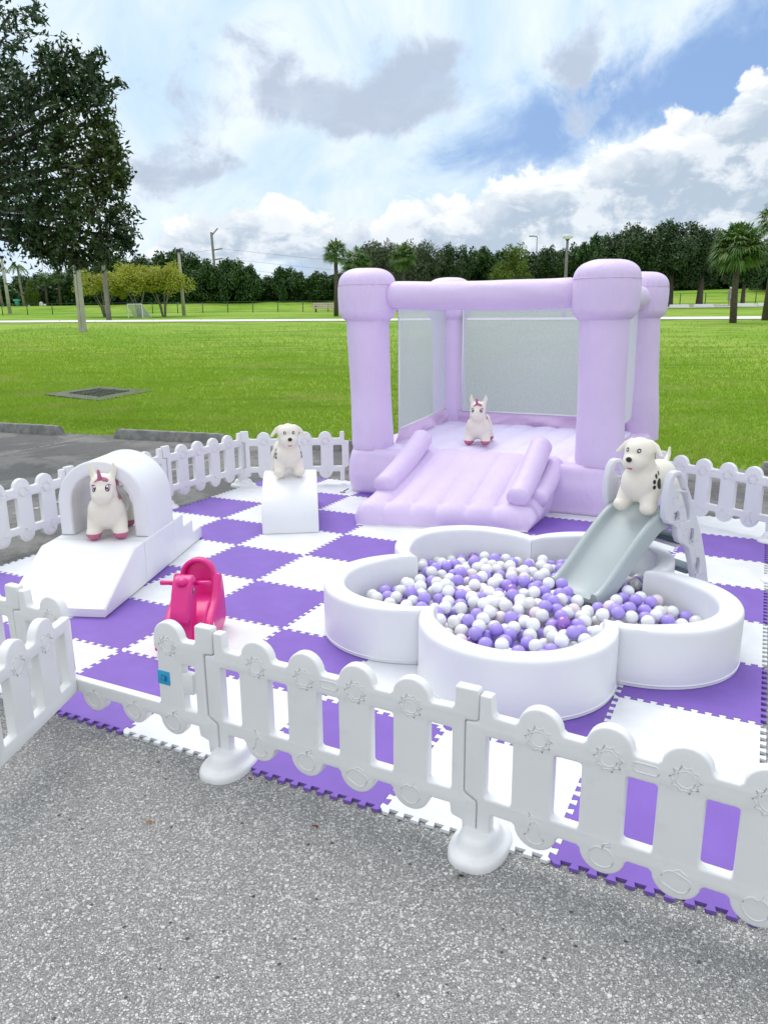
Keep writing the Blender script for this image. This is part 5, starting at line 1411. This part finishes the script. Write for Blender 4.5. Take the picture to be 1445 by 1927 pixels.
# (kind, px, depth, top pixel, crown width px, label)
TR = [
 ('dark', -12, 103, 515, 70, 'dark bushy tree behind the tall palm at the far left edge'), ('dark2', 62, 106, 522, 90, 'low dark bushy tree between the royal palm and the fan palms'),
 ('dark', 108, 108, 512, 80, 'dark tree behind the fan palms on the far rise'), ('lime', 66, 100, 525, 30, 'small bright green bush beside the royal palm trunk'),
 ('dark', 165, 104, 500, 90, 'dark tree just right of the concrete pole'), ('dark2', 232, 101, 484, 105, 'dark tree behind the leftmost yellow-green tree'),
 ('dark', 300, 103, 476, 100, 'dark tree between the yellow-green trees'), ('dark2', 352, 102, 478, 95, 'dark tree directly behind the lamp pole'),
 ('dark', 403, 100, 489, 80, 'dark dense tree under the distant power pole'), ('dark2', 452, 98, 494, 85, 'dark rounded tree in the middle of the left treeline'),
 ('dark', 500, 101, 520, 60, 'low dark tree at the dip of the treeline'), ('dark2', 548, 99, 508, 80, 'dark round tree right of the dip in the treeline'),
 ('dark', 598, 98, 512, 70, 'dark tree left of the tall cabbage palm'), ('dark', 648, 99, 512, 60, 'dark tree behind the tall cabbage palm'),
 ('oak', 700, 104, 462, 90, 'grey-green tree between the two dense fan palms'), ('olive', 722, 95, 446, 85, 'olive-grey feathery tree above the left castle column'),
 ('olive', 790, 98, 449, 100, 'olive-green tree right of the dense fan palm'), ('oak', 850, 100, 464, 95, 'dark green tree above the middle of the castle beam'),
 ('dark', 905, 104, 466, 90, 'dark tree left of the lime-green tree'), ('lime', 965, 96, 461, 85, 'lime-green tree above the castle beam'),
 ('dark2', 930, 110, 480, 110, 'dark tree behind the lime-green tree'), ('oak', 1028, 99, 468, 90, 'dark oak tree left of the globe lamp'),
 ('dark', 1090, 100, 458, 85, 'dark tree right of the globe lamp'), ('dark2', 1130, 97, 450, 80, 'mid green tree above the right castle column'),
 ('oak', 1180, 79, 428, 125, 'large dark oak tree above the right column cap'), ('oak', 1256, 79, 420, 150, 'largest dark oak tree right of the castle'),
 ('oak', 1312, 78.5, 432, 110, 'dark oak tree behind the tall fan palm'), ('dark', 1393, 79, 455, 95, 'dark green tree right of the tall fan palm'),
 ('oak', 1450, 96, 448, 110, 'dark tree at the right edge behind the second palm'), ('dark2', 1225, 104, 470, 120, 'low dark tree filling the gap under the big oaks'),
 ('dark', 760, 108, 478, 110, 'dark tree behind the olive tree'), ('dark', 985, 112, 478, 120, 'dark tree behind the far lamp'),
 ('dark2', 1060, 112, 476, 120, 'dark tree behind the globe lamp'), ('dark', 1290, 105, 470, 130, 'dark tree filling the gap behind the leaning cabbage palm'), ('dark', 1365, 106, 475, 130, 'dark tree behind the crown of the large cabbage palm'),
]
for k, (kd, px, Y, ty, wd, lb) in enumerate(TR):
    cz = 1.12
    if Y < 85: cz = .74
    tree(kd, px, Y, ty, wd, lb, cz)
yb = [(200, 597, 508, 112, 'leftmost yellow-green multi-stemmed tree behind the wooden pole'), (264, 597, 494, 112, 'middle yellow-green multi-stemmed tree behind the soccer goal'), (310, 596, 494, 112, 'rightmost yellow-green multi-stemmed tree beside the lamp pole')]
for px, pb, ty, wd, lb in yb:
    b = GT(px, pb); t = tree('yellow', px, b.y, ty, wd, lb, .70, 'ornamental_tree')

def fan_palm(px, Y, topy, cw, label, name='fan_palm', nf=46, dense=1.0, droop=1.0, seed=1, base_py=None, shadow=False, trunk_w=.16, group='palms in the park'):
    b = GT(px, base_py) if base_py else far(px, Y); Y = b.y; H = zpix(px, topy, Y) - b.z; r = cw / 1435 * Y / 2
    t = thing(name, label, 'palm tree', b, 0, group); g = np.random.default_rng(seed)
    hc = H - r * 1.0; lean = g.uniform(-.25, .25)
    P0 = []; Q = []
    bm = bmesh.new(); tube_bm(bm, [(-lean * .5 if base_py else 0, 0, -.3), (0, 0, hc * .5), (0, 0, hc)], [trunk_w * 1.25, trunk_w, trunk_w * .95], 9)
    obj('trunk', bm_mesh('trunk', bm, True), 'bark', t)
    V = []; Fc = []
    for k in range(nf):
        a = g.uniform(0, 2 * math.pi); el = math.asin(g.uniform(-.75, 1.0)); L = r * g.uniform(.38, .55)
        d = np.array([math.cos(a) * math.cos(el), math.sin(a) * math.cos(el), math.sin(el)]); hub = np.array([0, 0, hc]) + d * L
        V0 = len(V); s = d * 0 + np.array([-math.sin(a), math.cos(a), 0]) * .02 * r
        V += [tuple(np.array([0, 0, hc]) - s), tuple(np.array([0, 0, hc]) + s), tuple(hub + s), tuple(hub - s)]; Fc.append((V0, V0 + 1, V0 + 2, V0 + 3))
        side = np.array([-math.sin(a), math.cos(a), 0]); upv = np.cross(d, side)
        tw = g.uniform(-.5, .5); side = side * math.cos(tw) + upv * math.sin(tw); 
        for q in range(int(15 * dense)):
            f = -1 + 2 * q / (int(15 * dense) - 1); th = f * 1.75
            dd = d * math.cos(th) + side * math.sin(th); ll = r * g.uniform(.42, .58) * (1 - .25 * abs(f))
            w = r * .026; pd = np.cross(dd, np.array([0, 0, 1.0])); pd /= max(1e-3, np.linalg.norm(pd)); pd *= w
            mid = hub + dd * ll * .6; tip = hub + dd * ll + np.array([0, 0, -ll * .35 * droop * g.uniform(.5, 1.3)])
            v0 = len(V); V += [tuple(hub), tuple(mid + pd), tuple(tip), tuple(mid - pd)]; Fc.append((v0, v0 + 1, v0 + 2, v0 + 3))
    obj('crown', mesh('crown', V, Fc), 'frond', t); return t
fan_palm(1375, 56, 405, 112, 'large cabbage palm with a leaning trunk right of the castle', base_py=608, nf=110, dense=1.5, seed=3, trunk_w=.17)
fan_palm(1441, 60, 362, 92, 'cabbage palm at the right edge with its base in reddish mulch', base_py=603, nf=70, seed=4, trunk_w=.17)
fan_palm(634, 83, 443, 58, 'slim tall cabbage palm in front of the low bench stand', base_py=595, nf=60, dense=1.3, seed=5, trunk_w=.17)
fan_palm(672, 86, 456, 66, 'dense dark fan palm left of the castle column cap', nf=90, dense=1.2, seed=6)
fan_palm(759, 86, 449, 62, 'dense fan palm with pale trunk above the castle beam', nf=90, dense=1.2, seed=7)
fan_palm(93, 100, 506, 34, 'small fan palm on the far rise with a leaning trunk', nf=60, seed=8)
fan_palm(118, 100, 500, 36, 'small fan palm left of the concrete pole', nf=60, seed=9)
def royal_palm(px, Y, topy, label, cw, seed):
    b = far(px, Y); H = zpix(px, topy, Y) - b.z; r = cw / 1435 * Y / 2; hc = H - r * .45
    t = thing('royal_palm', label, 'palm tree', b, 0, 'palms in the park'); g = np.random.default_rng(seed)
    bm = bmesh.new(); tube_bm(bm, [(.2, 0, -.2), (0, 0, hc * .5), (-.15, 0, hc)], [.17, .14, .10], 9); obj('trunk', bm_mesh('trunk', bm, True), 'bark_pale', t)
    V = []; Fc = []
    for k in range(13):
        a = 2 * math.pi * k / 13 + g.uniform(-.2, .2); u0 = g.uniform(.35, 1.1); P = []
        for i in range(10):
            f = i / 9; P.append(np.array([-.15 + math.cos(a) * r * f, math.sin(a) * r * f, hc + r * (u0 * f - (.75 + u0) * f * f * .9)]))
        for i in range(9):
            for s in (-1, 1):
                for q in (0, .5):
                    p = P[i] * (1 - q) + P[i + 1] * q; sd_ = np.array([-math.sin(a), math.cos(a), 0]) * s
                    e = p + sd_ * r * .22 * math.sin(math.pi * min(1, (i + q + 1) / 10.5)) + np.array([math.cos(a), math.sin(a), 0]) * r * .06 + np.array([0, 0, -r * .16]); v0 = len(V)
                    V += [tuple(p), tuple(P[i] * (.4 - .4 * q) + P[i + 1] * (.6 + .4 * q)), tuple(e)]; Fc.append((v0, v0 + 1, v0 + 2))
            v0 = len(V); V += [tuple(P[i] + np.array([0, 0, .04])), tuple(P[i + 1] + np.array([0, 0, .04])), tuple(P[i + 1] - np.array([0, 0, .04])), tuple(P[i] - np.array([0, 0, .04]))]; Fc.append((v0, v0 + 1, v0 + 2, v0 + 3))
    obj('crown', mesh('crown', V, Fc), 'frond', t)
royal_palm(47, 98, 492, 'slender royal palm with pale trunk on the far rise', 40, 2); royal_palm(6, 98, 488, 'royal palm at the far left edge behind the lamp pole', 44, 3)

def understory():
    g = RN; P = []
    for (p0, p1, Y0, hh, m) in ((-120, 640, 101, 3.4, 26000), (620, 1560, 106, 4.4, 30000)):
        px = g.uniform(p0, p1, m); Y = Y0 + g.uniform(0, 3, m); x = (px - 722.5) / F * Y * 1.03
        top = hh * (.7 + .4 * np.array([noise.noise((a * .25, 0, 1)) for a in x])); z = g.uniform(0, 1, m) ** .8 * top
        gz = np.array([tz(a, b_) for a, b_ in zip(x, Y)]); P.append(np.stack([x, Y, gz + z], 1))
    P = np.concatenate(P); n = len(P); D = unit(g.normal(size=(n, 3))); N = unit(np.cross(D, unit(g.normal(size=(n, 3)) + np.array([0, -.6, .3]))))
    o = obj('undergrowth', cards('undergrowth', P, D, N, g.uniform(.3, .6, n), g.uniform(.2, .4, n)), 'leaf_dark'); o['kind'] = 'stuff'; o['label'] = 'dense dark undergrowth beneath the far treeline'; o['category'] = 'undergrowth'
understory()

def big_tree():
    b = Vector((-7.9, 13.3, 0)); b.z = tz(b.x, b.y)
    t = thing('shade_tree', 'big dark leafy shade tree overhanging the upper left corner', 'tree', b)
    CL = [  # pixel x, y, depth, radius(m)
     (20, 25, 10.6, .48), (-40, 60, 10.6, .8), (10, 70, 10.4, .35), (-60, 180, 10.5, .9), (20, 175, 10.2, .52), (75, 165, 10.0, .42), (120, 130, 10.1, .36), (160, 135, 10.2, .34), (100, 115, 10.2, .24),
     (-30, 260, 10.6, 1.0), (60, 240, 10.0, .62), (130, 215, 10.1, .52), (170, 180, 10.0, .34), (185, 160, 10.2, .22), (150, 250, 10.4, .5), (190, 225, 10.2, .22), (200, 260, 10.0, .2),
     (-20, 350, 10.4, 1.0), (60, 320, 9.8, .72), (130, 310, 10.0, .58), (185, 300, 10.1, .36), (210, 320, 10.2, .2), (165, 350, 10.4, .48),
     (0, 410, 10.2, .62), (70, 400, 9.9, .62), (130, 400, 10.0, .62), (185, 390, 10.1, .42), (215, 420, 10.2, .28), (235, 445, 10.1, .16), (205, 455, 10.3, .24), (165, 450, 10.2, .38), (120, 455, 10.0, .34), (80, 448, 9.9, .26), (40, 432, 10.0, .24),
     (110, 478, 10.0, .17), (150, 480, 10.2, .16), (60, 462, 9.9, .13), (225, 335, 10.0, .12), (215, 290, 10.0, .14), (-90, 380, 10.6, .9), (-100, 120, 11.0, 1.2), (-120, 260, 11.2, 1.2)]
    g = RN; P = []; O = []; tw = bmesh.new(); fork = Vector((-.4, -.4, 2.6)) + b
    for (px, py, Y, r) in CL:
        d = ray(px, py); c = Vector((d.x / d.y * Y, Y, CH + d.z / d.y * Y))
        # twig structure
        mid = fork.lerp(c, .55) + Vector((R.uniform(-.3, .3), R.uniform(-.3, .3), .35)); tube_bm(tw, [fork, mid, c], [.07, .035, .012], 6)
        nt_ = int((15 + 150 * r * r * .60) * (.45 if px < 80 and py < 130 else 1))
        for k in range(nt_):
            v = Vector((R.gauss(0, 1), R.gauss(0, 1), R.gauss(0, 1))).normalized(); s0 = c + v * r * R.uniform(.1, .55); e0 = c + v * r * (R.uniform(.65, 1.15) + (.25 if R.random() < .12 else 0)) + Vector((0, 0, -.05))
            if k % 3 == 0: tube_bm(tw, [s0, e0], [.006, .003], 3, False)
            m = R.randint(9, 17)
            for q in range(m):
                f = R.uniform(.1, 1.05); p = s0.lerp(e0, f); P.append((p.x + R.gauss(0, .035), p.y + R.gauss(0, .035), p.z + R.gauss(0, .035))); O.append((e0 - s0).normalized()[:])
    SP = [(215, 155, 14, -6), (228, 160, 12, 4), (190, 115, 14, -14), (75, 100, -2, -26), (45, 70, 12, -12), (240, 325, 12, 8), (246, 465, 2, 14), (252, 440, 12, 4), (212, 370, 22, 6), (230, 385, 14, -4), (60, 470, 4, 10), (125, 85, 4, -16), (100, 95, -4, -22), (165, 115, 18, -22), (205, 245, 18, -4), (222, 300, 16, -10), (238, 405, 10, -14), (110, 492, 2, 8), (150, 492, 6, 8), (205, 480, 10, 10), (185, 470, 6, 16), (200, 190, 22, -10), (30, 445, -4, 12), (235, 425, 20, 10), (75, 40, 12, 4), (70, 15, 10, -8), (208, 285, 22, 2), (178, 100, 8, -12)]
    for (px, py, dx, dy) in SP:
        for rep in range(2):
            Y = 10.1 + R.uniform(-.3, .3); jx, jy = R.uniform(-8, 8), R.uniform(-8, 8)
            q = []
            for (ax, ay) in ((px - dx * 1.6 + jx, py - dy * 1.6 + jy), (px + dx * .8 + jx * .3, py + dy * .8 + jy * .3)):
                d = ray(ax, ay); q.append(Vector((d.x / d.y * Y, Y, CH + d.z / d.y * Y)))
            tube_bm(tw, q, [.006, .002], 3, False)
            for m in range(16):
                p = q[0].lerp(q[1], (m + R.random()) / 16); P.append((p.x + R.gauss(0, .022), p.y + R.gauss(0, .03), p.z + R.gauss(0, .022))); O.append((q[1] - q[0]).normalized()[:])
    P = np.array(P); O = np.array(O); n = len(P)
    # keep the crown wholly above the pole height and clear of the picture centre
    D = unit(O * .5 + g.normal(size=(n, 3)) * .55 + np.array([0, 0, -.1])); N = unit(np.cross(D, unit(g.normal(size=(n, 3)) * .8 + np.array([0, 0, .6]))))
    me = cards('crown', P - np.array([b.x, b.y, b.z]), D, N, g.uniform(.06, .105, n), g.uniform(.026, .046, n))
    obj('crown', me, 'leaf_big', t)
    bmesh.ops.translate(tw, verts=tw.verts, vec=-b); obj('branches', bm_mesh('branches', tw, True), 'bark', t)
    bm = bmesh.new(); tube_bm(bm, [(0, 0, -.2), (-.1, 0, 1.2), tuple(fork - b)], [.26, .2, .16], 12); obj('trunk', bm_mesh('trunk', bm, True), 'bark', t)
    print('big tree leaves', n)
big_tree()
S.cycles.samples = 64
